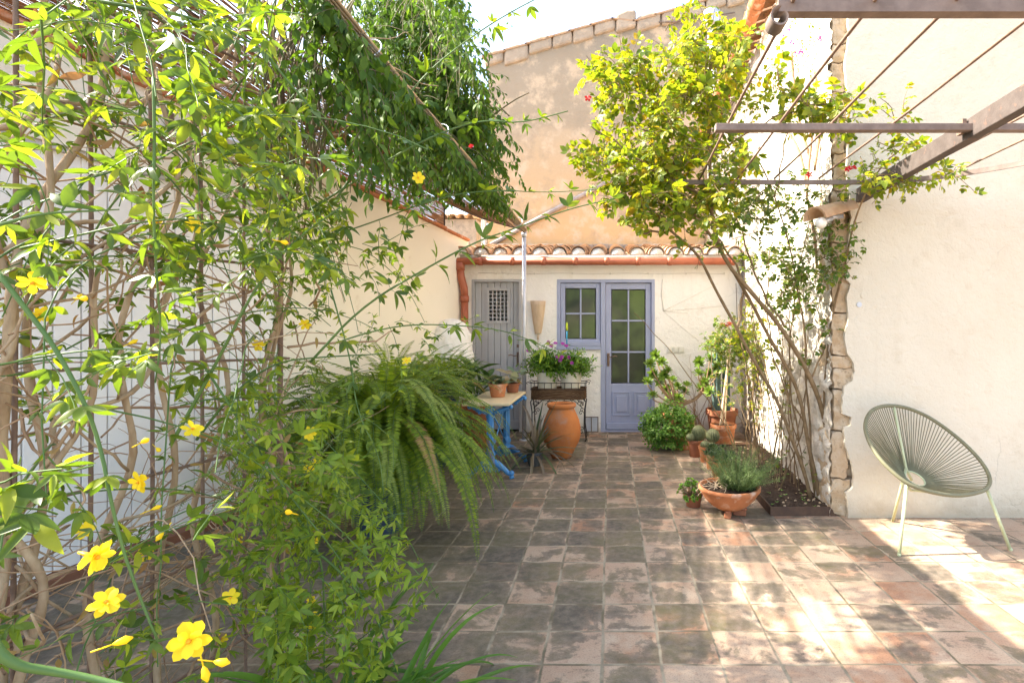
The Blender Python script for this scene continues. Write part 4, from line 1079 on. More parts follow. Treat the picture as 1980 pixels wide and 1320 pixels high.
# ------------------------------------------------------------------ winter jasmine on the trellis
jas = thing('jasmine_vine', 'sprawling yellow-flowered jasmine vine over the rusty trellis in the left foreground', 'climbing plant', (-1.65, 1.4, 0))
tr = MB()
def trel_path(pts, wig=.02, off=.0, n=40):
    """pts: (y, z) in the trellis plane"""
    p = resample(np.array([(trx(y) + off, y, z) for y, z in pts]), n, False, 2)
    k = np.arange(n); ph = R.uniform(0, 6, 3)
    return p + wig * np.stack([np.sin(k * .55 + ph[0]), np.sin(k * .45 + ph[1]), .4 * np.sin(k * .6 + ph[2])], 1)
woody = []
for (y0, zs, r0) in ((1.22, [(1.22, 0), (1.34, .35), (1.42, .8), (1.40, 1.3), (1.5, 1.75), (1.62, 2.2), (1.7, 2.75)], .024), (1.30, [(1.3, 0), (1.46, .3), (1.52, .62), (1.47, 1.0), (1.55, 1.5), (1.5, 2.1), (1.6, 2.8)], .02),
                     (1.55, [(1.62, 0), (1.5, .25), (1.44, .55), (1.40, .95), (1.36, 1.5), (1.5, 2.2)], .019), (1.6, [(1.58, 0), (1.66, .22), (1.63, .6), (1.72, .9), (1.70, 1.25), (1.82, 1.6), (1.85, 2.3), (1.95, 2.8)], .018),
                     (1.9, [(1.8, 0), (1.86, .4), (1.82, .8), (1.9, 1.2), (1.84, 1.55), (2.0, 2.1), (2.1, 2.8)], .017), (2.0, [(2.02, 0), (2.0, .5), (2.06, 1.0), (2.02, 1.5), (2.14, 2.1), (2.2, 2.8)], .016),
                     (2.2, [(2.2, 0), (2.22, .6), (2.18, 1.2), (2.24, 1.8), (2.25, 2.7)], .017), (2.28, [(2.3, 0), (2.25, .5), (2.3, 1.1), (2.26, 1.7), (2.33, 2.3), (2.3, 2.9)], .014),
                     (2.3, [(2.34, 0), (2.28, .7), (2.2, 1.3), (2.3, 2.0), (2.28, 2.8)], .011), (1.4, [(1.15, 0), (1.3, .55), (1.5, 1.05), (1.58, 1.35), (1.75, 1.9), (2.1, 2.6)], .015),
                     (1.5, [(1.46, .9), (1.55, 1.12), (1.75, 1.22), (1.9, 1.45), (2.1, 1.5), (2.25, 1.7)], .013), (1.5, [(1.42, 1.5), (1.5, 1.72), (1.65, 1.74), (1.8, 1.62), (2.0, 1.72)], .013),
                     (1.6, [(1.4, .55), (1.6, .75), (1.8, .78), (2.0, .95), (2.2, 1.0)], .011), (1.6, [(1.3, 1.9), (1.6, 2.05), (1.85, 2.3), (2.1, 2.35), (2.3, 2.6)], .012),
                     (1.0, [(1.0, 0), (1.1, .5), (1.05, 1.1), (1.15, 1.7), (1.2, 2.6)], .02), (2.3, [(2.32, 2.2), (2.5, 2.6), (2.8, 2.85), (3.3, 2.9)], .014), (2.3, [(2.28, 2.0), (2.3, 2.5), (2.45, 2.9), (2.7, 3.1)], .012)):
    p = trel_path(zs, .035, R.uniform(-.04, .07)); woody.append(p)
    r0 *= .68; tr.tube(p, np.linspace(r0, r0 * .5, len(p)) * (1 + .1 * np.sin(np.arange(len(p)) * 1.9)), 8)
    for _ in range(4):                                # forks
        k = R.randint(6, 34); q = arc(p[k], (R.normal(0, .4), R.normal(0, .8), R.uniform(-.2, 1)), R.uniform(.3, .8), .2, 8, .2); tr.tube(q, np.linspace(r0 * .4, r0 * .18, len(q)), 6)
tr.build('woody_stems', M['bark'], jas)
tw = MB()
for k in range(250):
    y = R.uniform(1.15, 2.4); z = R.uniform(.15, 2.5) if k > 60 else R.uniform(.15, .9)
    p = np.array([trx(y) + R.normal(0, .07), y, z])
    d = np.array([R.normal(0, .25), R.normal(0, 1.), R.normal(0, .6)])
    q = arc(p, d, R.uniform(.3, .95), R.uniform(-.3, .6), 10, .16); r0 = R.uniform(.0012, .0036) if R.rand() < .85 else R.uniform(.004, .006)
    q[:, 0] = np.minimum(q[:, 0], trx(q[:, 1]) + .22)
    tw.tube(q, np.linspace(r0, r0 * .6, len(q)), 4, False)
tw.build('twigs', M['twig'], jas)

gs = MB(); L1 = LV(); L1y = LV(); Ldry = LV()
def px_path(pts, n=26):
    return resample(np.array([P(*p) for p in pts]), n, False, 2)
long_shoots = [  # pixel x, pixel y, distance; then radius, node spacing, leaflet size, start of leaves, skipped share
    ([(380, 850, 1.9), (440, 770, 1.9), (525, 700, 1.9), (620, 690, 1.95), (740, 684, 2.0)], .005, .11, .065, .3, .4),
    ([(600, 700, 1.95), (699, 592, 2.0), (813, 525, 2.05), (917, 468, 2.1), (998, 441, 2.15), (1105, 402, 2.2), (1190, 384, 2.25)], .005, .095, .075, .25, .1),
    ([(650, 662, 2.0), (720, 640, 2.05), (790, 627, 2.1), (870, 628, 2.15), (950, 634, 2.2), (1010, 650, 2.2), (1080, 684, 2.2), (1125, 690, 2.2)], .0036, .075, .062, .4, .1),
    ([(560, 480, 2.2), (700, 438, 2.3), (856, 378, 2.3), (963, 367, 2.35), (1055, 373, 2.4), (1158, 366, 2.4)], .0036, .095, .072, .3, .15),
    ([(560, 430, 2.1), (678, 356, 2.15), (790, 285, 2.2), (870, 250, 2.25), (938, 231, 2.3), (1005, 240, 2.3), (1098, 215, 2.35)], .005, .075, .078, .45, .05),
    ([(640, 400, 2.2), (742, 249, 2.25), (820, 142, 2.3), (927, 60, 2.4), (998, 18, 2.4), (1041, -4, 2.45)], .005, .10, .075, .4, .1),
    ([(120, -10, 1.3), (213, 7, 1.32), (356, 28, 1.35), (498, 82, 1.4), (552, 153, 1.42), (605, 213, 1.45), (650, 275, 1.5), (694, 338, 1.5)], .005, .09, .052, .15, .35),
    ([(278, 103, 1.35), (391, 153, 1.38), (498, 249, 1.42), (570, 320, 1.5), (660, 420, 1.6)], .004, .08, .05, .1, .3),
    ([(-10, 520, .92), (60, 610, .92), (114, 681, .92), (189, 830, .92), (220, 1000, .9), (256, 1120, .9), (306, 1240, .9)], .0042, .13, .05, .3, .35),
    ([(297, 150, 1.1), (299, 278, 1.1), (296, 400, 1.1), (303, 542, 1.12), (313, 650, 1.15), (300, 740, 1.15)], .0032, .075, .05, .1, .25),
    ([(-30, 1215, .52), (14, 1285, .52), (110, 1298, .54), (214, 1318, .55), (300, 1345, .55)], .0055, .3, .04, .8, .5),
    ([(522, 1022, 1.9), (610, 1063, 1.9), (670, 1116, 1.9), (731, 1194, 1.88), (770, 1303, 1.85)], .006, .07, .045, .1, .2),
    ([(576, 1000, 1.8), (610, 1056, 1.8), (624, 1097, 1.8), (627, 1179, 1.8), (627, 1300, 1.8)], .004, .07, .045, .1, .3),
    ([(330, 860, 1.5), (420, 700, 1.5), (490, 560, 1.5), (560, 470, 1.55), (660, 400, 1.6)], .005, .2, .05, .3, .4),
    ([(40, 480, 1.2), (150, 455, 1.2), (260, 430, 1.25), (380, 420, 1.3), (470, 450, 1.3)], .003, .07, .055, .0, .2),
    ([(0, 705, 1.1), (130, 680, 1.1), (260, 672, 1.15), (330, 690, 1.2)], .0028, .075, .05, .2, .2),
    ([(-20, 440, .85), (80, 412, .9), (180, 408, .95), (230, 405, 1.0)], .003, .07, .055, .3, .2),
    ([(390, 700, 1.7), (480, 840, 1.7), (560, 960, 1.75), (660, 1080, 1.8), (700, 1150, 1.8)], .004, .08, .045, .2, .2),
    ([(700, 1150, 2.0), (760, 1110, 2.0), (800, 1090, 2.0)], .002, .05, .035, 0., .1),
    ([(600, 910, 1.9), (650, 840, 1.95), (720, 790, 2.0), (780, 745, 2.05)], .002, .07, .045, .2, .2),
    ([(630, 1290, 1.9), (700, 1230, 1.9), (760, 1190, 1.9), (822, 1165, 1.9)], .0025, .06, .04, .2, .2),
    ([(640, 560, 2.0), (680, 700, 1.95), (690, 800, 1.9), (735, 880, 1.9), (742, 960, 1.9)], .003, .08, .045, .2, .25),
]
for pts, r_, st_, sz, t0, sk in long_shoots:
    p = px_path(pts); gs.tube(p, np.linspace(r_, r_ * .45, len(p)), 6)
    leafy(p, L1, st_, sz, 3, .9, t0, .25, True, .25, .35, gs, .35, sk)
# leafy side shoots filling the plant's volume: polygon, distance range, count, length, leaflet, droop
def clumps(poly, ya, yb, m, La, Lb, sz, droop, lv, st, step=.055, nleaf=3, dirv=None, dw=.6, pick=None, rad=.0016, mat=None, jit=.35):
    for q in inpoly(poly, m):
        y = R.uniform(ya, yb); p = P(q[0], q[1], y)
        if np.linalg.norm(p - (0, 0, EYE)) < .55: continue
        if 300 < q[0] < 470 and 195 < q[1] < 300 and R.rand() < .75: continue
        d = rv(1.) + (np.asarray(dirv) * dw if dirv is not None else 0)
        L = R.uniform(La, Lb); path = arc(p - nrm(d) * L * .5, d, L, droop, 6, .12)
        st.tube(path, np.linspace(rad, rad * .5, len(path)), 4, False)
        leafy(path, lv, step, sz * R.uniform(.8, 1.2), nleaf, .9, 0., .2, True, .25, .4, None, jit, .15)
DR = (.5, -.2, -.3)
clumps([(-40, -20), (480, -20), (560, 120), (560, 330), (420, 380), (200, 300), (60, 330), (-40, 260)], 1.1, 1.95, 42, .2, .42, .06, .7, L1, gs, .055, dirv=DR)
clumps([(40, -30), (620, -30), (600, 120), (300, 90)], 1.1, 1.8, 12, .2, .4, .06, .5, L1, gs, .055, dirv=DR)
clumps([(180, 240), (560, 260), (640, 420), (560, 560), (330, 520), (200, 420)], 1.25, 2.1, 30, .2, .36, .055, .8, L1, gs, .05, dirv=(0, 0, -.6))
clumps([(-20, 400), (330, 420), (480, 560), (520, 900), (300, 900), (-20, 760)], 1.0, 1.9, 25, .16, .3, .056, .6, L1, gs, .05, dirv=(.3, 0, -.2))
clumps([(470, 250), (640, 330), (640, 560), (600, 640), (500, 620), (470, 420)], 2.0, 2.5, 38, .2, .36, .05, 1., L1, gs, .05, dirv=(.3, 0, -.7))
clumps([(600, 400), (840, 420), (880, 520), (800, 560), (640, 500)], 2.0, 2.5, 9, .25, .4, .05, .9, L1, gs, .06, dirv=(.6, 0, -.6))
clumps([(-20, 850), (330, 880), (480, 1000), (480, 1330), (200, 1330), (-20, 1200)], 1.0, 1.8, 19, .14, .26, .055, .6, L1, gs, .05, dirv=(.2, 0, -.1))
clumps([(380, 700), (560, 700), (700, 860), (760, 980), (620, 1010), (480, 980), (400, 840)], 1.6, 2.2, 46, .16, .3, .05, .7, L1y, gs, .045, dirv=(.4, 0, -.3))
clumps([(480, 960), (700, 960), (770, 1060), (800, 1200), (760, 1330), (520, 1330), (470, 1150)], 1.65, 2.15, 92, .16, .3, .052, .7, L1y, gs, .045, dirv=(.3, 0, -.2))
clumps([(560, 600), (900, 610), (900, 690), (700, 720), (560, 720)], 2.0, 2.6, 13, .2, .36, .04, .5, L1, gs, .06, dirv=(.8, 0, .1))
clumps([(-30, 60), (60, 40), (100, 230), (40, 320), (-30, 300)], .75, .95, 4, .16, .24, .05, .4, L1, gs, .05, dirv=(.6, 0, -.1))
clumps([(40, 880), (130, 860), (140, 960), (30, 1010)], .7, .85, 3, .12, .2, .05, .0, L1, gs, .045, dirv=(.3, 0, .6))
# bare green runners
for k in range(46):
    y = R.uniform(1.2, 2.3); p = np.array([trx(y) + R.uniform(0, .2), y, R.uniform(.5, 2.7)])
    q = arc(p, (R.uniform(.0, .6), R.normal(0, .7), R.uniform(-.4, .8)), R.uniform(.5, 1.1), R.uniform(.8, 2), 12, .06)
    gs.tube(q, np.linspace(.0028, .0014, len(q)), 5, False)
    if R.rand() < .6: leafy(q, L1, .09, .045, 3, .9, .4, .3, True, .25, .4, None, .35, .35)
for k in range(110):
    y = R.uniform(1.2, 2.4); p = np.array([trx(y) + R.uniform(0, .25), y, R.uniform(.4, 2.3)]); Ldry.add(p, rv(1) - UP, rv(1), R.uniform(.035, .06))
gs.build('green_shoots', M['green_stem'], jas)
m = MB(); L1.put(m, T_JAS); m.build('foliage', M['jasmine'], jas)
m = MB(); L1y.put(m, T_JAS); m.build('brightened_foliage', M['jasmine_brightened'], jas)
m = MB(); Ldry.put(m, T_JAS); m.build('dry_leaves', M['jasmine_dry'], jas)
fl_px = [(63, 546, 55, 0), (182, 1075, 84, 1), (206, 1164, 68, 1), (367, 1237, 86, 1), (372, 830, 46, 0), (270, 931, 50, 1), (597, 837, 34, 0), (597, 905, 30, 0), (590, 627, 26, 0), (500, 667, 27, 0), (305, 430, 30, 0), (376, 436, 38, 0), (445, 1155, 38, 0), (162, 1024, 40, 0), (808, 344, 30, 0), (786, 697, 22, 0), (397, 742, 22, 0), (601, 1160, 22, 0), (612, 1190, 22, 0), (605, 1212, 22, 0), (466, 1044, 18, 0), (615, 889, 20, 0), (545, 992, 18, 0), (428, 1235, 28, 0), (78, 608, 40, 0), (-6, 265, 30, 0), (282, 1070, 34, 0), (690, 1085, 16, 0), (610, 1045, 16, 0)]
for x, y, s_, db in fl_px:
    Y = .056 * F / s_ ; Y = min(max(Y, .62), 2.15); r_ = s_ * Y / F / 2
    c = P(x, y, Y); n = nrm(nrm(np.array([0, 0, EYE]) - c) + rv(.32) + (.1, 0, .15))
    flower(jas, c, n, r_ * .86, 6, bool(db))
for x, y in ((152, 575), (160, 577), (278, 853), (425, 1279), (396, 1298), (300, 982), (311, 1034), (305, 868), (548, 468), (255, 662), (560, 990), (232, 1240)):
    c = P(x, y, R.uniform(1.0, 1.5) if y < 1200 else .75); d = nrm(rv(.5) + (.6, 0, .2)); m = MB()
    m.tube([c - d * .008, c - d * .003, c + d * .006, c + d * .014], [.001, .004, .006, .001], 8); m.tube([c - d * .03, c - d * .008], .0012, 4); m.build('bud', M['yellow_petal'], jas)

# ------------------------------------------------------------------ dark vine on the awning edge
vin = thing('awning_vine', 'dense dark green vine mounded over the edge of the reed awning', 'climbing plant', (-1.2, 3.2, 2.6))
st_ = MB(); L2 = LV()
poly = [(560, -60), (870, -60), (880, 20), (905, 100), (930, 165), (938, 230), (930, 290), (905, 310), (880, 320), (800, 275), (720, 205), (660, 120), (620, 20)]
for q in inpoly(poly, 500):
    ye = 1.09 * F / max(120, (CX - q[0])); y = min(max(ye + R.normal(-.05, .28), 1.9), 5.2)
    p = P(q[0], q[1], y)
    xh = p[0] + p[2] * 1.0707
    if 1.70 < xh < 2.35 and y < 4.3:                 # keeps the mound off the line of the sunlit strip of floor
        y = R.uniform(4.3, 5.3); p = P(q[0], q[1], y)
        if p[0] < -2.5: continue
    path = arc(p, (R.normal(.25, .5), R.normal(-.3, .5), R.normal(-.1, .5)), R.uniform(.22, .42), 1.6, 6, .1)
    st_.tube(path, .0015, 4, False)
    leafy(path, L2, .038, .058, 1, .9, 0., .75, True, .2, .3, None, .3, .05)
poly = [(520, 40), (700, 160), (820, 270), (900, 310), (840, 310), (760, 300), (690, 270), (620, 210), (560, 130)]
for q in inpoly(poly, 36):
    ye = 1.09 * F / max(120, (CX - q[0])); y = min(max(ye - R.uniform(.0, .5), 1.9), 4.8)
    path = arc(P(q[0], q[1], y), (R.normal(.1, .4), R.normal(-.2, .4), -.6), R.uniform(.18, .35), .8, 6, .1); st_.tube(path, .0014, 4, False)
    leafy(path, L2, .04, .055, 1, .9, 0., .75, True, .2, .3, None, .3, .1)
# leaves draped over the reed bundle, on the yard side and below it
for k in range(640):
    ye = R.uniform(1.8, 5.0); hg = R.uniform(0, 1)
    y = ye * R.uniform(.72, 1.0); x = AX + R.normal(.045, .055); z = AZ + R.uniform(-.12, .06)
    if x + z * 1.0707 > 1.75: z = (1.75 - x) / 1.0707
    if ye > 4.6 and R.rand() < .6: continue
    path = arc((x, ye, z), (R.normal(.1, .3), R.normal(-.2, .5), -.2), R.uniform(.10, .2), 1.0, 6, .1); st_.tube(path, .0013, 4, False)
    leafy(path, L2, .036, .058, 1, .9, 0., .75, True, .2, .3, None, .3, .05)
for q in inpoly([(700, -30), (870, -30), (885, 40), (912, 120), (936, 180), (936, 280), (905, 330), (860, 320), (780, 180)], 430):
    y = R.uniform(4.3, 5.5); p = P(q[0], q[1], y)
    path = arc(p, (R.normal(.15, .5), R.normal(-.3, .5), R.normal(-.2, .5)), R.uniform(.25, .45), 1.4, 6, .1)
    st_.tube(path, .0015, 4, False); leafy(path, L2, .036, .078, 1, .9, 0., .75, True, .2, .3, None, .3, .05)
for k in range(210):                                 # body of the mound, resting on the mat
    x = R.uniform(-2.1, -1.02); y = R.uniform(4.2, 5.5); z = R.uniform(2.74, 3.5) - .25 * max(0, x + 1.35)
    path = arc((x, y, z), (R.normal(.15, .5), R.normal(-.2, .5), R.normal(0, .5)), R.uniform(.25, .42), 1.4, 6, .1)
    st_.tube(path, .0016, 4, False); leafy(path, L2, .04, .075, 1, .9, 0., .75, True, .2, .3, None, .3, .05)
for k in range(9):
    x = R.uniform(-1.9, -1.2); y = R.uniform(4.4, 5.3)
    st_.tube(arc((x, y, 2.7), (R.normal(.1, .3), R.normal(0, .2), 1), R.uniform(.8, 1.3), .2, 10, .12), np.linspace(.012, .004, 11), 6)
for q in inpoly([(880, 60), (935, 60), (945, 150), (930, 170), (890, 150)], 10):
    path = arc(P(q[0], q[1], R.uniform(4.2, 4.6)), rv(1), .3, .6, 6, .1); leafy(path, L2, .04, .05, 1, .9, 0., .5, True)
for k in range(34):                                  # bare hanging stems and the trunk strands that feed the mound
    x = R.uniform(500, 620); y = R.uniform(1.95, 2.4)
    q = px_path([(x + R.normal(0, 14), R.uniform(300, 420), y), (x + R.normal(0, 14), 240, y), (x + R.normal(0, 18), 120, y + .1), (x + 40 + R.normal(0, 40), 0, y + .2)], 16)
    st_.tube(q + R.normal(0, .004, q.shape), R.uniform(.002, .006), 5, False)
for pts in ([(540, 300, 2.3), (600, 250, 2.4), (650, 190, 2.5), (690, 60, 2.6)], [(918, 90, 4.4), (938, 110, 4.4), (948, 125, 4.4), (935, 140, 4.4)], [(945, 170, 4.4), (960, 200, 4.4), (985, 225, 4.4)], [(600, 285, 2.3), (630, 200, 2.35), (660, 150, 2.5)]):
    q = px_path(pts, 14); st_.tube(q, .006, 6)
st_.build('stems', M['vine_stem'], vin)
la_ = np.array(L2.l); xh_ = la_[:, 0] + 1.0707 * la_[:, 2]; keep = ~((xh_ > 1.74) & (xh_ < 2.4) & (la_[:, 1] < 4.0))   # leaves cut out so that sun reaches the floor by the chair
for nm_ in 'ldns': setattr(L2, nm_, [q for q, k_ in zip(getattr(L2, nm_), keep) if k_])
m = MB(); L2.put(m, T_VINE); m.build('foliage', M['vine'], vin)
c = P(911, 283, 3.9); flower(vin, c, (0, -1, .2), .02, 5, True, 'red_petal')

# ------------------------------------------------------------------ climbing rose
ros = thing('climbing_rose', 'sunlit yellow-green climbing rose spreading from the planting bed over the pergola end', 'climbing plant', (1.6, 4.25, 0))
base = np.array([1.60, 4.26, .05])
canes = [([(1568, 968, 4.25), (1540, 860, 4.2), (1480, 730, 4.1), (1425, 640, 4.0), (1385, 560, 3.9), (1350, 490, 3.85), (1290, 440, 3.8), (1225, 370, 3.8)], .016),
         ([(1582, 968, 4.26), (1562, 830, 4.2), (1530, 720, 4.15), (1480, 640, 4.05), (1440, 560, 3.95), (1385, 470, 3.85), (1330, 400, 3.8), (1300, 300, 3.75)], .017),
         ([(1590, 968, 4.25), (1604, 900, 4.22), (1603, 820, 4.18), (1567, 735, 4.1), (1514, 629, 4.0), (1450, 565, 3.9), (1395, 500, 3.85), (1370, 380, 3.8), (1370, 240, 3.8), (1375, 100, 3.8)], .021),
         ([(1578, 968, 4.28), (1565, 860, 4.3), (1560, 700, 4.3), (1545, 560, 4.25), (1520, 450, 4.2), (1500, 380, 4.1), (1460, 300, 4.0)], .010),
         ([(1588, 968, 4.24), (1600, 850, 4.2), (1592, 720, 4.1), (1612, 600, 4.02), (1640, 480, 3.9), (1665, 390, 3.8), (1700, 320, 3.75), (1760, 275, 3.7)], .011),
         ([(1567, 735, 4.1), (1600, 660, 4.1), (1612, 560, 4.1), (1590, 470, 4.1)], .008),
         ([(1545, 850, 4.3), (1525, 740, 4.4), (1530, 620, 4.4), (1545, 500, 4.4), (1570, 420, 4.3)], .008),
         ([(1514, 629, 4.0), (1470, 560, 4.1), (1440, 470, 4.1), (1420, 400, 4.0)], .010),
         ([(1560, 830, 4.2), (1500, 720, 4.4), (1480, 600, 4.5), (1490, 480, 4.5)], .007),
         ([(1425, 640, 4.0), (1440, 560, 4.0), (1430, 520, 3.95), (1380, 450, 3.9)], .012),
         ([(1560, 930, 4.4), (1530, 800, 4.6), (1510, 700, 4.7), (1515, 560, 4.7)], .006), ([(1570, 900, 4.5), (1590, 760, 4.5), (1585, 600, 4.5)], .006),
         ([(1300, 440, 3.8), (1240, 455, 3.75), (1200, 420, 3.7)], .009), ([(1370, 380, 3.8), (1290, 350, 3.7), (1210, 290, 3.7), (1140, 240, 3.65)], .010), ([(1330, 400, 3.8), (1260, 300, 3.8), (1230, 200, 3.8), (1250, 130, 3.8)], .009),
         ([(1375, 250, 3.8), (1340, 150, 3.85), (1350, 70, 3.85)], .008), ([(1380, 300, 3.8), (1440, 260, 3.7), (1520, 215, 3.65), (1600, 200, 3.6)], .008), ([(1500, 380, 4.1), (1520, 260, 3.9), (1540, 180, 3.8)], .006)]
for pts, r_ in canes:
    p = px_path(pts, 36); p = p + .008 * np.sin(np.arange(36)[:, None] * np.array([.7, .5, .6]) + R.uniform(0, 6, 3))
    m = MB(); m.tube(p, np.linspace(r_, r_ * .5, 36) * (1 + .08 * np.sin(np.arange(36) * 2.1)), 8); m.build('cane', M['rose_bark'], ros)
tw = MB(); L3 = LV(); L3d = LV()
crown = [(1350, 38), (1395, 52), (1425, 105), (1435, 200), (1442, 300), (1435, 380), (1400, 420), (1330, 440), (1275, 460), (1235, 440), (1195, 380), (1150, 320), (1118, 265), (1122, 205), (1155, 195), (1185, 150), (1235, 110), (1290, 92), (1325, 50)]
def rosebits(poly, m, ya, yb, lv, La, Lb, sz, step=.055, up=.1):
    if m > 100:                                      # gathered in loose bunches, so that gaps stay open between them
        cs = inpoly(poly, m // 7); ds = R.uniform(ya, yb, len(cs)); pts = []
        for i in range(m):
            k = R.randint(len(cs)); pts.append((cs[k][0] + R.normal(0, 19), cs[k][1] + R.normal(0, 16), ds[k] + R.normal(0, .06)))
    else: pts = [(q[0], q[1], R.uniform(ya, yb)) for q in inpoly(poly, m)]
    for q in pts:
        p = P(*q); path = arc(p, rv(1) + (0, 0, up), R.uniform(La, Lb), .3, 6, .16)
        tw.tube(path, np.linspace(.003, .0015, 7), 5, False); leafy(path, lv, step, sz, 5, 1.0, .0, .15, False, .9, .25, tw, .4)
rosebits(crown, 380, 3.45, 4.15, L3, .14, .30, .063)
rosebits([(1330, 50), (1420, 70), (1430, 140), (1300, 170)], 22, 3.6, 4.1, L3, .12, .24, .07)
rosebits([(1180, 130), (1260, 110), (1230, 180), (1130, 240)], 14, 3.6, 4.0, L3, .12, .24, .065)
rosebits([(1190, 100), (1230, 110), (1210, 150)], 2, 3.7, 3.8, L3, .15, .2, .05)
rosebits([(1480, 140), (1560, 190), (1640, 180), (1655, 250), (1600, 240), (1510, 200)], 42, 3.45, 3.8, L3, .12, .24, .066)
rosebits([(1450, 130), (1530, 130), (1520, 250), (1450, 220)], 7, 3.6, 3.9, L3, .12, .2, .042)
rosebits([(1660, 300), (1730, 250), (1800, 290), (1870, 330), (1800, 350), (1690, 370)], 36, 3.3, 3.7, L3, .12, .26, .052)
rosebits([(1725, 200), (1770, 230), (1730, 250)], 8, 3.2, 3.4, L3, .12, .2, .045)
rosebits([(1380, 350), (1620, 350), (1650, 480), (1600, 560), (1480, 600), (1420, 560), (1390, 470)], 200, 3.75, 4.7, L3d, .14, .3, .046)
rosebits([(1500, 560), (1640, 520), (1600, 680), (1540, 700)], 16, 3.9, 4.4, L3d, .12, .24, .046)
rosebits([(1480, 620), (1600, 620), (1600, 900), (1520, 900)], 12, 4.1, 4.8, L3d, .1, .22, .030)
rosebits([(1440, 560), (1480, 640), (1480, 800), (1440, 760), (1420, 640)], 40, 4.8, 5.7, L3, .12, .24, .045)
tw.build('twigs', M['rose_bark'], ros)
m = MB(); L3.put(m, T_ROSE); m.build('upper_foliage', M['rose'], ros)
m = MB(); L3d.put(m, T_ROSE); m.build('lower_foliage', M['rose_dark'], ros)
for x, y, Y in ((1640, 327, 3.6), (1565, 338, 3.75), (1137, 190, 3.7), (1650, 325, 3.6)):
    flower(ros, P(x, y, Y), rv(.5) + (0, -1, .3), .025, 5, True, 'red_petal')
# slender neighbour canes against the stone, further back
sl = thing('wall_rose', 'thin upright rose canes with sparse yellowing leaves growing against the sunlit stone wall', 'climbing plant', (1.6, 5.2, 0))
tw = MB(); L4 = LV()
for k in range(30):
    y = R.uniform(4.5, 6.1); x = 1.62 - R.uniform(.0, .22)
    p = arc((x, y, .05), (R.normal(-.05, .15), R.normal(0, .25), 1), R.uniform(.8, 2.2), -.1, 12, .09); p[:, 0] = np.minimum(p[:, 0], 1.66)
    r0 = R.uniform(.003, .008); tw.tube(p, np.linspace(r0, r0 * .5, 13), 5, False)
    if R.rand() < .6: leafy(p, L4, .11, .034, 5, 1., .35, .1, False, .9, .25, tw, .4, .3)
tw.build('canes', M['rose_bark'], sl)
m = MB(); L4.put(m, T_ROSE); m.build('foliage', M['rose'], sl)
# bougainvillea high on the stone wall
bo = thing('bougainvillea', 'magenta-flowered bougainvillea climbing high on the stone wall under the gutter', 'climbing plant', (1.55, 4.6, 2.4))
tw = MB(); L5 = LV()
for pts in ([(1560, 380, 4.2), (1565, 300, 4.3), (1580, 200, 4.3), (1575, 80, 4.4)], [(1565, 300, 4.3), (1540, 220, 4.4), (1530, 100, 4.5)], [(1560, 360, 4.3), (1545, 280, 4.4), (1500, 230, 4.6)], [(1575, 330, 4.2), (1590, 220, 4.25), (1600, 60, 4.3)], [(1560, 380, 4.2), (1575, 450, 4.2), (1580, 520, 4.2)]):
    q = px_path(pts, 16); tw.tube(q, .011, 6)
for q in inpoly([(1490, 110), (1540, 40), (1620, 30), (1605, 170), (1560, 210), (1500, 200)], 70):
    p = arc(P(q[0], q[1], R.uniform(4.2, 4.7)), rv(1), R.uniform(.15, .3), .4, 6, .15); tw.tube(p, .0016, 4, False); leafy(p, L5, .04, .03, 1, .9, 0, .1, True)
tw.build('stems', M['twig'], bo)
m = MB(); L5.put(m, T_SMALL); m.build('foliage', M['rose_dark'], bo)
for x, y in ((1525, 59), (1516, 72), (1531, 83), (1548, 102), (1540, 105), (1590, 76), (1549, 100), (1586, 74)):
    flower(bo, P(x, y, 4.2), rv(.5) + (-.5, -1, 0), .022, 3, True, 'pink_petal')
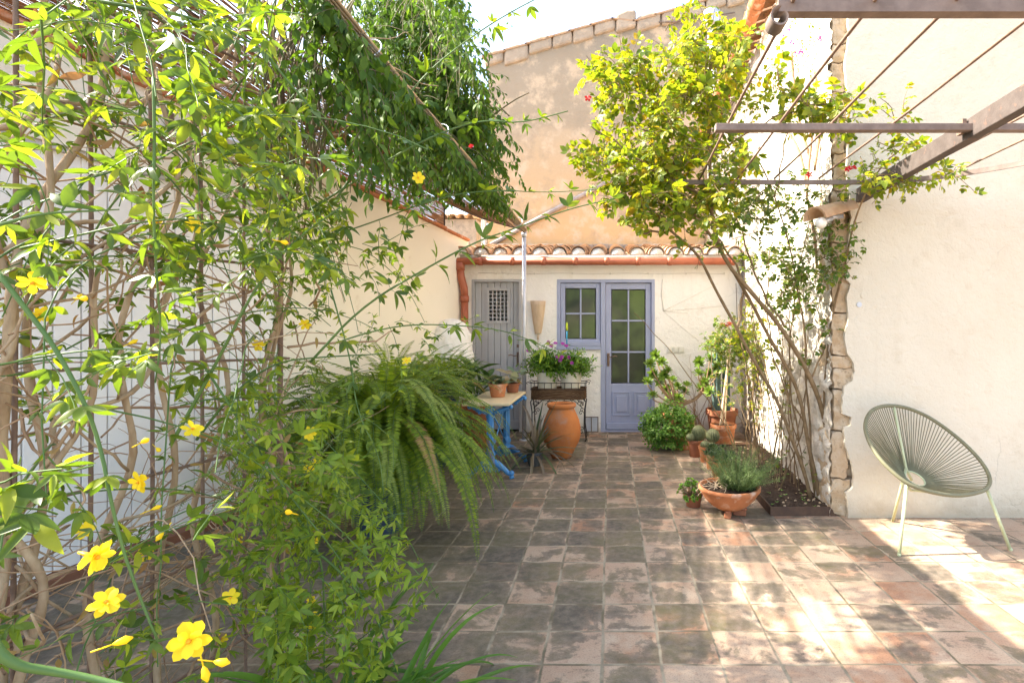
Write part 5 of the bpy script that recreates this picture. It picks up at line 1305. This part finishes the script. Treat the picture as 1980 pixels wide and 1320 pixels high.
# ------------------------------------------------------------------ ferns in blue pots
def fern(name, label, c, potr, poth, nf, La, Lb, dirs=None, casc=.0, mat='fern', lift=.9, pinna=.052, seed=0, droop=1.9):
    root = thing(name, label, 'potted plant', (c[0], c[1], 0), 'big ferns in blue pots by the left wall')
    pm = MB(); pm.lathe([(0, .004), (potr * .62, 0), (potr * .74, poth * .35), (potr * .9, poth * .75), (potr, poth * .93), (potr * 1.06, poth * .95), (potr * 1.06, poth), (potr * .95, poth), (potr * .9, poth * .9), (0, poth * .9)], (c[0], c[1], 0), 34, .003)
    pm.build('pot', M['blue_pot'], root, bevel=.003)
    sm = MB(); sm.ball((c[0], c[1], poth * .88), potr * .9, 16, 8, (1, 1, .25)); sm.build('soil', M['soil'], root)
    st = MB(); L = LV(); Lp = LV(); Ld = LV()
    for k in range(nf):
        a = R.uniform(0, 6.28) if dirs is None or R.rand() < .35 else R.uniform(*dirs)
        p0 = np.array([c[0] + R.normal(0, potr * .4), c[1] + R.normal(0, potr * .4), poth * .95])
        d = nrm(np.array([math.cos(a), math.sin(a), R.uniform(.1, .55) if R.rand() < casc else R.uniform(lift * .3, lift * 1.9)]))
        Lf = R.uniform(La, Lb); n = 22; path = [p0]; dd = d; dr = droop * R.uniform(.55, 1.25)
        for i in range(n):
            dd = nrm(dd + np.array([0, 0, -dr / n * (0.4 + 1.4 * i / n)]) + rv(.03)); q = path[-1] + dd * Lf / n
            xl_ = lwx(q[1]) + .06
            if q[0] < xl_: q[0] = xl_
            q[2] = max(q[2], .02); path.append(q)
        path = np.array(path); st.tube(path, np.linspace(.0028, .001, n + 1), 4, False)
        pts, tg, us = along(path, .0125, .1)
        q_ = R.rand(); LL = Lp if q_ < .24 else Ld if q_ > .95 else L
        # keep the blade roughly facing up / outward
        for j in range(len(pts)):
            t = tg[j]; sd = nrm(np.cross(t, UP + d * .4) + 1e-4); nn = np.cross(sd, t)
            w = pinna * (math.sin(math.pi * min(1, .12 + .88 * us[j])) ** .55 if us[j] < 1 else .1) * R.uniform(.85, 1.1)
            for sg in (1, -1):
                LL.add(pts[j], nrm(sd * sg + t * .28 + nn * .12 - UP * .12 + rv(.06)), nrm(nn + rv(.1)), w)
    st.build('stalks', M['green_stem'], root)
    m = MB(); L.put(m, T_PINNA); m.build('fronds', M['fern'], root)
    m = MB(); Lp.put(m, T_PINNA); m.build('pale_fronds', M['fern_pale'], root)
    m = MB(); Ld.put(m, T_PINNA); m.build('dry_fronds', M['jasmine_dry'], root)
    return root
fern('potted_fern', 'huge drooping fern in a blue pot nearest the jasmine', (-1.62, 3.75), .25, .74, 240, .75, 1.2, (-2.8, .3), casc=.5, lift=.95, pinna=.058, droop=2.6)
fern('potted_fern', 'bushy arching fern in the middle of the three along the left wall', (-1.85, 4.65), .26, .86, 120, .5, .78, (-1.6, .7), lift=.95, pinna=.052, droop=1.9)
fern('potted_fern', 'farthest arching fern leaning over the stone-topped table', (-1.8, 5.55), .24, .86, 85, .38, .6, (-1.0, .8), lift=1.2, pinna=.05, droop=1.8)
# broad-leaved plant behind the ferns
bp = thing('broad_leaf_plant', 'dark broad-leaved plant in a pot between the farthest fern and the plank door', 'potted plant', (-1.6, 6.4, 0))
pot_parts(bp, (-1.6, 6.4, 0), .2, .55, M['terra_dark'])
L = LV()
for k in range(44):
    a = R.uniform(0, 6.28); e = R.uniform(.2, 1.2); d = np.array([math.cos(a) * math.cos(e), math.sin(a) * math.cos(e), math.sin(e)])
    L.add((-1.6 + R.normal(0, .1), 6.4 + R.normal(0, .08), .55 + R.uniform(0, .4)), d, nrm(UP + rv(.3)), R.uniform(.22, .36))
m = MB(); L.put(m, [leaf_t(.24, 6, .3, .35, .5, .7)]); m.build('foliage', M['broad'], bp)
# pot with pale grey-green succulent on the table
tp = thing('table_pot', 'small terracotta pot with grey-green fringed leaves on the pale table top', 'potted plant', (-1.13, 5.36, .724))
pot_parts(tp, (-1.13, 5.36, .726), .095, .135, M['terracotta'])
L = LV()
for k in range(130):
    a = R.uniform(0, 6.28); e = R.uniform(-.1, 1.1); L.add((-1.13 + R.normal(0, .05), 5.36 + R.normal(0, .05), .85 + R.uniform(0, .07)), (math.cos(a), math.sin(a), math.sin(e)), UP + rv(.3), R.uniform(.05, .10))
m = MB(); L.put(m, T_SMALL); m.build('foliage', M['agave_leaf'], tp)
tq = thing('table_pot', 'dark pot with large yellow-pink tinged leaves at the back of the pale table top', 'potted plant', (-1.12, 5.72, .724))
pot_parts(tq, (-1.05, 5.74, .726), .08, .1, M['terra_dark'])
L = LV()
for k in range(26):
    a = R.uniform(0, 6.28); L.add((-1.05 + R.normal(0, .04), 5.74 + R.normal(0, .04), .82 + R.uniform(0, .14)), (math.cos(a), math.sin(a), R.uniform(-.1, .8)), UP + rv(.3), R.uniform(.1, .17))
m = MB(); L.put(m, [leaf_t(.42, 4, .2, .3, .55, .7)]); m.build('foliage', M['agave_leaf'], tq)

# bromeliad in the grey pot
br = thing('bromeliad', 'ragged bromeliad with long bronze strap leaves in a small dark grey pot', 'potted plant', (-.78, 5.5, 0))
pot_parts(br, (-.78, 5.5, 0), .088, .145, M['grey_pot'], False, .66)
m = MB(); tv, tf = leaf_t(.085, 10, .5, .0, .3, .6)
def strap(mb, p, d, L, w, droop, n=12):
    path = arc(p, d, L, droop, n, .03); pts = path
    sd = nrm(np.cross(nrm(np.asarray(d)), UP) + rv(.1)); t = np.linspace(0, 1, n + 1)
    ww = w * np.minimum(1, .5 + t * 2) * (1 - t ** 2.5) + .0008
    tg = np.gradient(pts, axis=0); nn = nrm(np.cross(sd[None], tg))
    mb.sheet(np.stack([pts - sd * ww[:, None] + nn * ww[:, None] * .35, pts, pts + sd * ww[:, None] + nn * ww[:, None] * .35], 1))
for k in range(44):
    a = R.uniform(0, 6.28); e = R.uniform(.1, 1.45)
    strap(m, (-.78 + R.normal(0, .02), 5.5 + R.normal(0, .02), .12), (math.cos(a) * math.cos(e), math.sin(a) * math.cos(e), math.sin(e)), R.uniform(.3, .68), R.uniform(.012, .021), R.uniform(.3, 1.6))
strap(m, (-.76, 5.48, .13), (1, -.1, .45), .62, .022, 1.2); strap(m, (-.80, 5.48, .13), (-1, -.1, .25), .5, .02, 1.1)
m.build('foliage', M['brom'], br)

# daisies in the two white pots
for i, (x, lab) in enumerate(((-.80, 'left white pot of bushy daisy plant in the wicker trough'), (-.50, 'white pot of magenta daisies in the wicker trough, nearer the glazed door'))):
    dp = thing('daisy_pot', lab, 'potted plant', (x, 6.78, .55), 'white daisy pots in the wicker trough')
    pot_parts(dp, (x, 6.78, .545), .135, .32, M['white_pot'], False, .75)
    st = MB(); L = LV()
    for k in range(190):
        a = R.uniform(0, 6.28); e = R.uniform(-.45, 1.4); rr = R.uniform(.1, .24)
        c = np.array([x + .02 * (i * 2 - 1), 6.78, .93]); d = np.array([math.cos(a) * math.cos(e), math.sin(a) * math.cos(e), math.sin(e)])
        p = arc(c + d * rr * .3 * np.array([1.3, 1, .9]), d + rv(.2), rr * 1.0, .3, 5, .1) ; p[:, 0] = x + (p[:, 0] - x) * 1.15
        st.tube(p, .0018, 4, False); leafy(p, L, .018, .054, 1, .9, .1, .1, False, .1, .3, None, .4)
    st.build('stems', M['green_stem'], dp); m = MB(); L.put(m, [leaf_t(.46, 4, .2, .15, .6, .7)]); m.build('foliage', M['daisy'], dp)
    for px_, py_ in (((1060, 662), (1088, 664), (1066, 668), (1022, 677)) if i == 0 else ((1078, 690), (1086, 690), (1083, 696), (1100, 691), (1074, 663), (1106, 702), (1095, 668))):
        flower(dp, P(px_, py_, 6.6), rv(.35) + (0, -1, .5), .027, 9, False, 'pink_petal')
# little blue and yellow glass bird-stick in the pot: a coloured rod
rd = MB(); c0 = P(1096, 655, 6.62); c1 = P(1096, 628, 6.62)
stk = thing('glass_stick', 'blue and yellow-green glass plant stick in front of the casement window', 'plant stick', c0)
m = MB(); m.tube([c0 - (0, 0, .12), c0, c0 + (0, 0, .10)], [.006, .008, .011], 10); m.build('lower_half', M['stick_blue'], stk)
m = MB(); m.tube([c0 + (0, 0, .10), c0 + (0, 0, .15), c0 + (0, 0, .19), c0 + (0, 0, .205)], [.012, .014, .013, .002], 10); m.build('upper_half', M['stick_yellow'], stk)

# ------------------------------------------------------------------ pots along the right side
# mint-green bush with clay pot by the blue door
mi = thing('leafy_bush', 'bright light-green bushy plant spilling over a clay pot beside the blue door', 'potted plant', (.78, 6.3, 0))
pot_parts(mi, (.84, 6.3, 0), .15, .33, M['terracotta'])
st = MB(); L = LV()
for k in range(470):
    a = R.uniform(0, 6.28); e = math.asin(R.uniform(-.9, 1)); d = np.array([math.cos(a) * math.cos(e), math.sin(a) * math.cos(e), math.sin(e)])
    rr = R.uniform(.55, 1.) * np.array([.27, .24, .25]); c = np.array([.66, 6.2, .27]) + d * rr
    if c[2] < .02: continue
    p = arc(c, d + rv(.5) + (0, 0, .3), .09, .2, 4, .1); st.tube(p, .0014, 4, False); leafy(p, L, .022, .036, 1, .9, 0., .1, True, .3, .2, None, .35)
st.build('stems', M['green_stem'], mi); m = MB(); L.put(m, [leaf_t(.8, 4, .15, .2, .5, .7)]); m.build('foliage', M['mint'], mi)
# aeonium tree: rosettes on bare branching stems
ae = thing('aeonium', 'tall branching aeonium with green leaf rosettes on bare stems by the blue door', 'potted plant', (.85, 6.8, 0))
pot_parts(ae, (.82, 6.85, 0), .16, .34, M['terracotta'])
st = MB(); L = LV()
ros_px = [(1268, 686), (1258, 703), (1280, 700), (1290, 716), (1262, 722), (1252, 738), (1276, 738), (1300, 735), (1288, 752), (1310, 748), (1322, 756), (1312, 770), (1295, 768), (1262, 765), (1328, 745), (1285, 725), (1352, 700), (1372, 695), (1380, 708), (1350, 722), (1370, 722), (1362, 740), (1380, 735), (1372, 757), (1352, 752), (1385, 722)]
for x, y in ros_px:
    Y = R.uniform(6.55, 6.95); c = P(x, y, Y); ax = nrm(rv(.4) + (0, -.75, .7)); a_ = nrm(np.cross(ax, (1, .2, 0))); b_ = np.cross(ax, a_)
    L = LV()
    for j in range(36):
        an = j * 2.4; t = j / 36; d = nrm((a_ * math.cos(an) + b_ * math.sin(an)) * (.25 + .9 * t) + ax * (1.05 - .95 * t))
        L.add(c - ax * .012 * t, d, ax, R.uniform(.085, .105) * (.55 + .5 * t))
    m = MB(); L.put(m, [leaf_t(.34, 4, .25, -.1, .64, .8)]); m.build('rosette', M['aeonium'], ae)
    hub = np.array([.84, 6.84, .42]) if x < 1340 else np.array([1.05, 6.84, .5])
    mid = (c + hub) / 2 + np.array([R.normal(0, .04), 0, -.05]) if x < 1340 else np.array([1.2, 6.82, .62])
    st.tube(resample([hub, mid, c - (0, 0, .06), c], 10, False, 2), np.linspace(.012, .007, 10), 6)
for k in range(6): st.tube(resample([(.82 + R.normal(0, .04), 6.85, .3), (.84, 6.84, .42), (.9 + .04 * k, 6.84, .5)], 8, False), .013, 6)
st.tube(resample([(.84, 6.84, .4), (.95, 6.84, .44), (1.1, 6.83, .5), (1.2, 6.82, .62)], 12, False), .013, 7)
st.build('stems', M['twig'], ae)
# dry creeper twigs on the house wall
dt_ = thing('dry_creeper', 'bare grey creeper twigs against the white wall behind the aeonium', 'plant', (1.2, 7.2, 0))
m = MB()
for k in range(26):
    p = arc((R.uniform(1.0, 1.5), 7.22, .0), (R.normal(-.1, .35), 0, 1), R.uniform(.6, 1.15), R.uniform(-.2, .8), 12, .16); p[:, 1] = np.clip(p[:, 1], 7.1, 7.28); m.tube(p, np.linspace(R.uniform(.003, .007), .0015, 13), 5, False)
m.build('twigs', M['twig'], dt_)
# column cactus in the big brown pot
cc = thing('column_cactus', 'tall blue-green column cactus in a wide brown clay pot against the white wall', 'cactus', (1.43, 6.85, 0))
pot_parts(cc, (1.43, 6.85, 0), .205, .385, M['terra_dark'], True, .7)
m = MB(); an = np.linspace(0, 2 * math.pi, 72, endpoint=False)
for (x, h, r0) in ((1.365, .98, .05), (1.49, .62, .045)):
    rows = []
    for t in np.linspace(0, 1, 26):
        r_ = r0 * (1 if t < .93 else math.sqrt(max(0, 1 - ((t - .93) / .07) ** 2)) + .02); rib = 1 + .12 * np.cos(an * 8)
        rows.append(np.stack([x + r_ * rib * np.cos(an), 6.86 + r_ * rib * np.sin(an), np.full(72, .33 + h * t)], -1))
    g = np.array(rows); m.sheet(np.concatenate([g, g[:, :1]], 1))
m.build('stem', M['cactus_blue'], cc)
# standard rose tree
sr = thing('standard_rose', 'small standard rose tree with leafy head and rust-red blooms in a terracotta pot', 'potted plant', (1.36, 6.45, 0))
pot_parts(sr, (1.36, 6.42, 0), .155, .27, M['terracotta'])
m = MB(); m.tube(resample([(1.33, 6.42, .24), (1.37, 6.42, .6), (1.42, 6.42, 1.0), (1.43, 6.42, 1.2)], 14, False), np.linspace(.02, .014, 14), 8); m.tube(resample([(1.37, 6.40, .24), (1.40, 6.41, .7), (1.41, 6.41, 1.06)], 12, False), .011, 7)
m.build('trunk', M['wood_pale'], sr)
tw = MB(); L = LV()
for q in inpoly([(1360, 660), (1385, 632), (1430, 628), (1455, 655), (1450, 695), (1410, 700), (1385, 690)], 130):
    p = arc(P(q[0], q[1], R.uniform(6.15, 6.65)), rv(1) + (0, 0, .2), R.uniform(.12, .22), .4, 5, .12); tw.tube(p, .002, 4, False); leafy(p, L, .035, .042, 5, 1., .0, .15, False, .9, .2, None, .4)
for q in inpoly([(1395, 700), (1440, 700), (1440, 790), (1400, 790)], 14):
    p = arc(P(q[0], q[1], R.uniform(6.0, 6.4)), rv(1), R.uniform(.12, .2), .4, 5, .12); tw.tube(p, .002, 4, False); leafy(p, L, .035, .034, 5, 1., .0, .15, False, .9, .2, None, .4)
tw.build('twigs', M['twig'], sr); m = MB(); L.put(m, T_ROSE); m.build('foliage', M['rose_dark'], sr)
for x, y in ((1397, 628), (1410, 626), (1403, 631)): flower(sr, P(x, y, 6.3), (0, -.5, 1), .04, 8, True, 'rust_petal')
# barrel cacti
def barrel(root, c, r_, ribs=16, tall=1.1):
    m = MB(); an = np.linspace(0, 2 * math.pi, ribs * 6, endpoint=False); rows = []
    for t in np.linspace(0, math.pi, 16):
        rib = 1 + .07 * np.cos(an * ribs) * math.sin(t); rr = r_ * math.sin(t)
        rows.append(np.stack([c[0] + rr * rib * np.cos(an), c[1] + rr * rib * np.sin(an), np.full(len(an), c[2] - r_ * tall * math.cos(t))], -1))
    g = np.array(rows); m.sheet(np.concatenate([g, g[:, :1]], 1)); o = m.build('cactus_ball', M['cactus'], root)
    s_ = MB(); L = LV()
    for k in range(ribs):
        for t in np.linspace(.25, 2.2, 12):
            a = 2 * math.pi * k / ribs; d = np.array([math.sin(t) * math.cos(a), math.sin(t) * math.sin(a), -math.cos(math.pi - t) * tall * -1 if False else math.cos(t) * tall])
            p = np.array(c) + d * r_ * 1.06
            for _ in range(3): L.add(p, d + rv(.6), rv(1), r_ * .34)
    L.put(s_, [leaf_t(.13, 1, 0, 0, .5)]); s_.build('spines', M['spines'], o)
c1 = thing('cactus_pot', 'terracotta pot of three round spiny cacti, farthest of the row beside the bed', 'cactus', (.93, 5.9, 0), 'small clay pots in a row beside the planting bed')
pot_parts(c1, (.94, 5.9, 0), .085, .185, M['terra_dark']); barrel(c1, (.975, 5.9, .25), .075, 18, 1.25); barrel(c1, (.885, 5.87, .215), .05, 14, .9); barrel(c1, (1.03, 5.96, .235), .055, 16)
c2 = thing('cactus_pot', 'terracotta pot with a fuzzy pale cactus, second in the row beside the bed', 'cactus', (1.0, 5.68, 0), 'small clay pots in a row beside the planting bed')
pot_parts(c2, (1.02, 5.66, 0), .085, .17, M['terracotta']); barrel(c2, (1.09, 5.68, .27), .07, 18, 1.1); barrel(c2, (1.0, 5.62, .19), .05, 14, .8); barrel(c2, (1.06, 5.6, .185), .042, 14, .8)
def rosette_pot(lab, c, r_, h, n, mat, sz):
    t = thing('succulent_pot', lab, 'potted plant', c, 'small clay pots in a row beside the planting bed'); pot_parts(t, c, r_, h, M['terracotta'])
    L = LV()
    for k in range(n):
        a0 = R.uniform(0, 6.28); q = np.array([c[0] + R.uniform(0, r_ * 1.5) * math.cos(a0), c[1] + R.uniform(0, r_ * 1.2) * math.sin(a0), h + R.uniform(.01, .07)])
        for j in range(22):
            an = j * 2.4; tt = j / 22; L.add(q, (math.cos(an) * (.2 + tt), math.sin(an) * (.2 + tt), 1.1 - tt), UP, sz * (.6 + .5 * tt))
    m = MB(); L.put(m, [leaf_t(.3, 4, .4, -.15, .4, .7)]); m.build('foliage', M[mat], t)
rosette_pot('small clay pot of dark green succulent, third in the row beside the bed', (1.03, 5.36, 0), .08, .16, 7, 'succ', .06)
rosette_pot('small clay pot of dark pointed succulent rosettes just behind the rosemary bowl', (1.04, 5.05, 0), .095, .16, 14, 'succ', .075)
# big shallow bowl with rosemary on clay feet
bw = thing('rosemary_bowl', 'wide shallow terracotta bowl of rosemary standing on clay feet', 'potted plant', (.91, 4.05, 0))
bc = (.905, 4.06)
m = MB(); m.lathe([(0, .05), (.085, .045), (.10, .05), (.15, .085), (.192, .13), (.215, .172), (.222, .178), (.222, .186), (.232, .19), (.234, .212), (.226, .218), (.208, .215), (.2, .19), (.0, .175)], (*bc, 0), 48, .003); m.build('bowl', M['terracotta'], bw)
for a in (-1.9, -.35, 1.8): 
    m = MB(); dx_, dy_ = math.cos(a), math.sin(a)
    m.beam((bc[0] + dx_ * .03, bc[1] + dy_ * .03, .022), (bc[0] + dx_ * .125, bc[1] + dy_ * .125, .024), .05, .043); m.box((bc[0] + dx_ * .11, bc[1] + dy_ * .11, .052), (.04, .04, .018)); m.build('pot_foot', M['terra_dark'], bw, smooth=False, bevel=.006)
m = MB(); rr = np.linspace(.001, .204, 9)[:, None]; an = np.linspace(0, 2 * math.pi, 30, endpoint=False)
g = np.stack([bc[0] + rr * np.cos(an), bc[1] + rr * np.sin(an), .192 + R.normal(0, .004, (9, 30)) + .01 * (1 - rr / .2) + 0 * an], -1); m.sheet(np.concatenate([g, g[:, :1]], 1)); m.build('soil', M['soil'], bw)
st = MB(); L = LV()
for k in range(200):
    a = R.uniform(0, 6.28); rr_ = math.sqrt(R.rand()) * .10; c = np.array([.97 + rr_ * math.cos(a), 4.06 + rr_ * math.sin(a), .195])
    p = arc(c, (math.cos(a) * rr_ * 8 + R.normal(0, .2), math.sin(a) * rr_ * 9 + R.normal(0, .25), 1), R.uniform(.16, .38), .2, 8, .07); st.tube(p, np.linspace(.0016, .0008, 9), 4, False)
    leafy(p, L, .0075, .033, 1, .9, .1, .0, True, .0, .3, None, .3)
st.build('stems', M['green_stem'], bw); m = MB(); L.put(m, T_NEEDLE); m.build('rosemary', M['rosemary'], bw)
m = MB()
for k in range(16): m.tube(arc((.80 + R.normal(0, .03), 4.04 + R.normal(0, .05), .21), (R.normal(-.2, .7), R.normal(0, .7), .7), R.uniform(.08, .2), 1.6, 8, .25), .0022, 4, False)
m.build('dry_stalks', M['wood_pale'], bw)
# low succulent at the bowl's left
ls = thing('low_succulent', 'low clump of pale green rosettes on the floor left of the rosemary bowl', 'potted plant', (.64, 4.2, 0))
pot_parts(ls, (.66, 4.24, 0), .075, .10, M['terra_dark'])
L = LV(); st = MB()
for k in range(44):
    a0 = R.uniform(0, 6.28); e = R.uniform(-.5, 1.4); d = np.array([math.cos(a0) * math.cos(e), math.sin(a0) * math.cos(e), math.sin(e)])
    q = np.array([.62, 4.18, .115]) + d * np.array([.085, .085, .11]) * R.uniform(.7, 1.05); q[2] = max(q[2], .015); ax = nrm(d + UP * .5 + rv(.2)); a_ = nrm(np.cross(ax, (1, .2, .1))); b_ = np.cross(ax, a_)
    st.tube([(.64, 4.2, .09), (q + (.64, 4.2, .09)) / 2, q], .003, 4)
    for j in range(14): an = j * 2.4; tt = j / 14; L.add(q, (a_ * math.cos(an) + b_ * math.sin(an)) * (.3 + tt) + ax * (1.1 - tt), ax, .026 * (.6 + .6 * tt))
st.build('stems', M['twig'], ls); m = MB(); L.put(m, [leaf_t(.6, 3, .2, -.1, .62, .7)]); m.build('rosettes', M['mint'], ls)
# strap-leaved plant in the lower left corner
cl = thing('strap_leaf_plant', 'clump of long green strap leaves at the foot of the jasmine trellis', 'plant', (-.85, 1.8, 0))
m = MB()
for k in range(75):
    a = R.uniform(0, 6.28); e = R.uniform(.5, 1.35); x = -.86 + R.normal(0, .10); y = 1.80 + R.normal(0, .08)
    strap(m, (x, y, 0.), (math.cos(a) * math.cos(e) + .15, math.sin(a) * math.cos(e), math.sin(e)), R.uniform(.30, .62), R.uniform(.012, .019), R.uniform(.9, 2.1), 14)
m.build('foliage', M['strap'], cl)
# small plants creeping on the bed
wd = thing('bed_weeds', 'tiny green seedlings dotted over the soil of the planting bed', 'weeds', (1.4, 4.5, .06))
L = LV()
for k in range(26):
    x = R.uniform(1.24, 1.66); y = 4.05 + 1.9 * R.rand() ** 1.6
    for j in range(5): a = R.uniform(0, 6.28); L.add((x, y, .05 + .02 * (x - 1.2)), (math.cos(a), math.sin(a), .7), UP, R.uniform(.015, .03))
m = MB(); L.put(m, T_SMALL); o = m.build('leaves', M['mint'], wd); wd['kind'] = 'stuff'

# ------------------------------------------------------------------ light, sky, camera
EL = math.radians(43.0); AZ_ = math.radians(3.2)
sd = Vector((-math.cos(EL) * math.cos(AZ_), math.cos(EL) * math.sin(AZ_), math.sin(EL)))     # towards the sun
sun = bpy.data.lights.new('sun', 'SUN'); sun.energy = 3.7; sun.angle = math.radians(.55); sun.color = (1., .93, .82)
so = bpy.data.objects.new('sun', sun); COL.objects.link(so); so.rotation_euler = sd.to_track_quat('Z', 'Y').to_euler(); so.location = (-8, 3, 9)
W = bpy.data.worlds.new('World'); S.world = W; W.use_nodes = True
nt = W.node_tree; bg = nt.nodes['Background']; sky = nt.nodes.new('ShaderNodeTexSky'); sky.sky_type = 'NISHITA'; sky.sun_disc = False
sky.sun_elevation = EL; sky.sun_rotation = math.radians(-90 + 3.2); sky.air_density = 1.0; sky.dust_density = 2.2; sky.ozone_density = 1.5
warm = nt.nodes.new('ShaderNodeMix'); warm.data_type = 'RGBA'; warm.blend_type = 'MULTIPLY'; warm.inputs[0].default_value = 1.; warm.inputs[7].default_value = (1., .92, .83, 1)
nt.links.new(sky.outputs[0], warm.inputs[6]); nt.links.new(warm.outputs[2], bg.inputs[0]); bg.inputs[1].default_value = .15
cam = bpy.data.cameras.new('camera'); co = bpy.data.objects.new('camera', cam); COL.objects.link(co)
co.location = (0, 0, EYE); co.rotation_euler = (math.pi / 2, 0, 0)
cam.sensor_width = 36; cam.lens = F / 1980 * 36; cam.shift_x = -(CX - 990) / 1980; cam.shift_y = -(660 - CY) / 1980
cam.clip_start = .05; cam.clip_end = 200
S.camera = co
S.view_settings.view_transform = 'Standard'; S.view_settings.look = 'None'; S.view_settings.gamma = 1; S.view_settings.exposure = 2.55
S.cycles.max_bounces = 10; S.cycles.diffuse_bounces = 6; S.cycles.transmission_bounces = 6
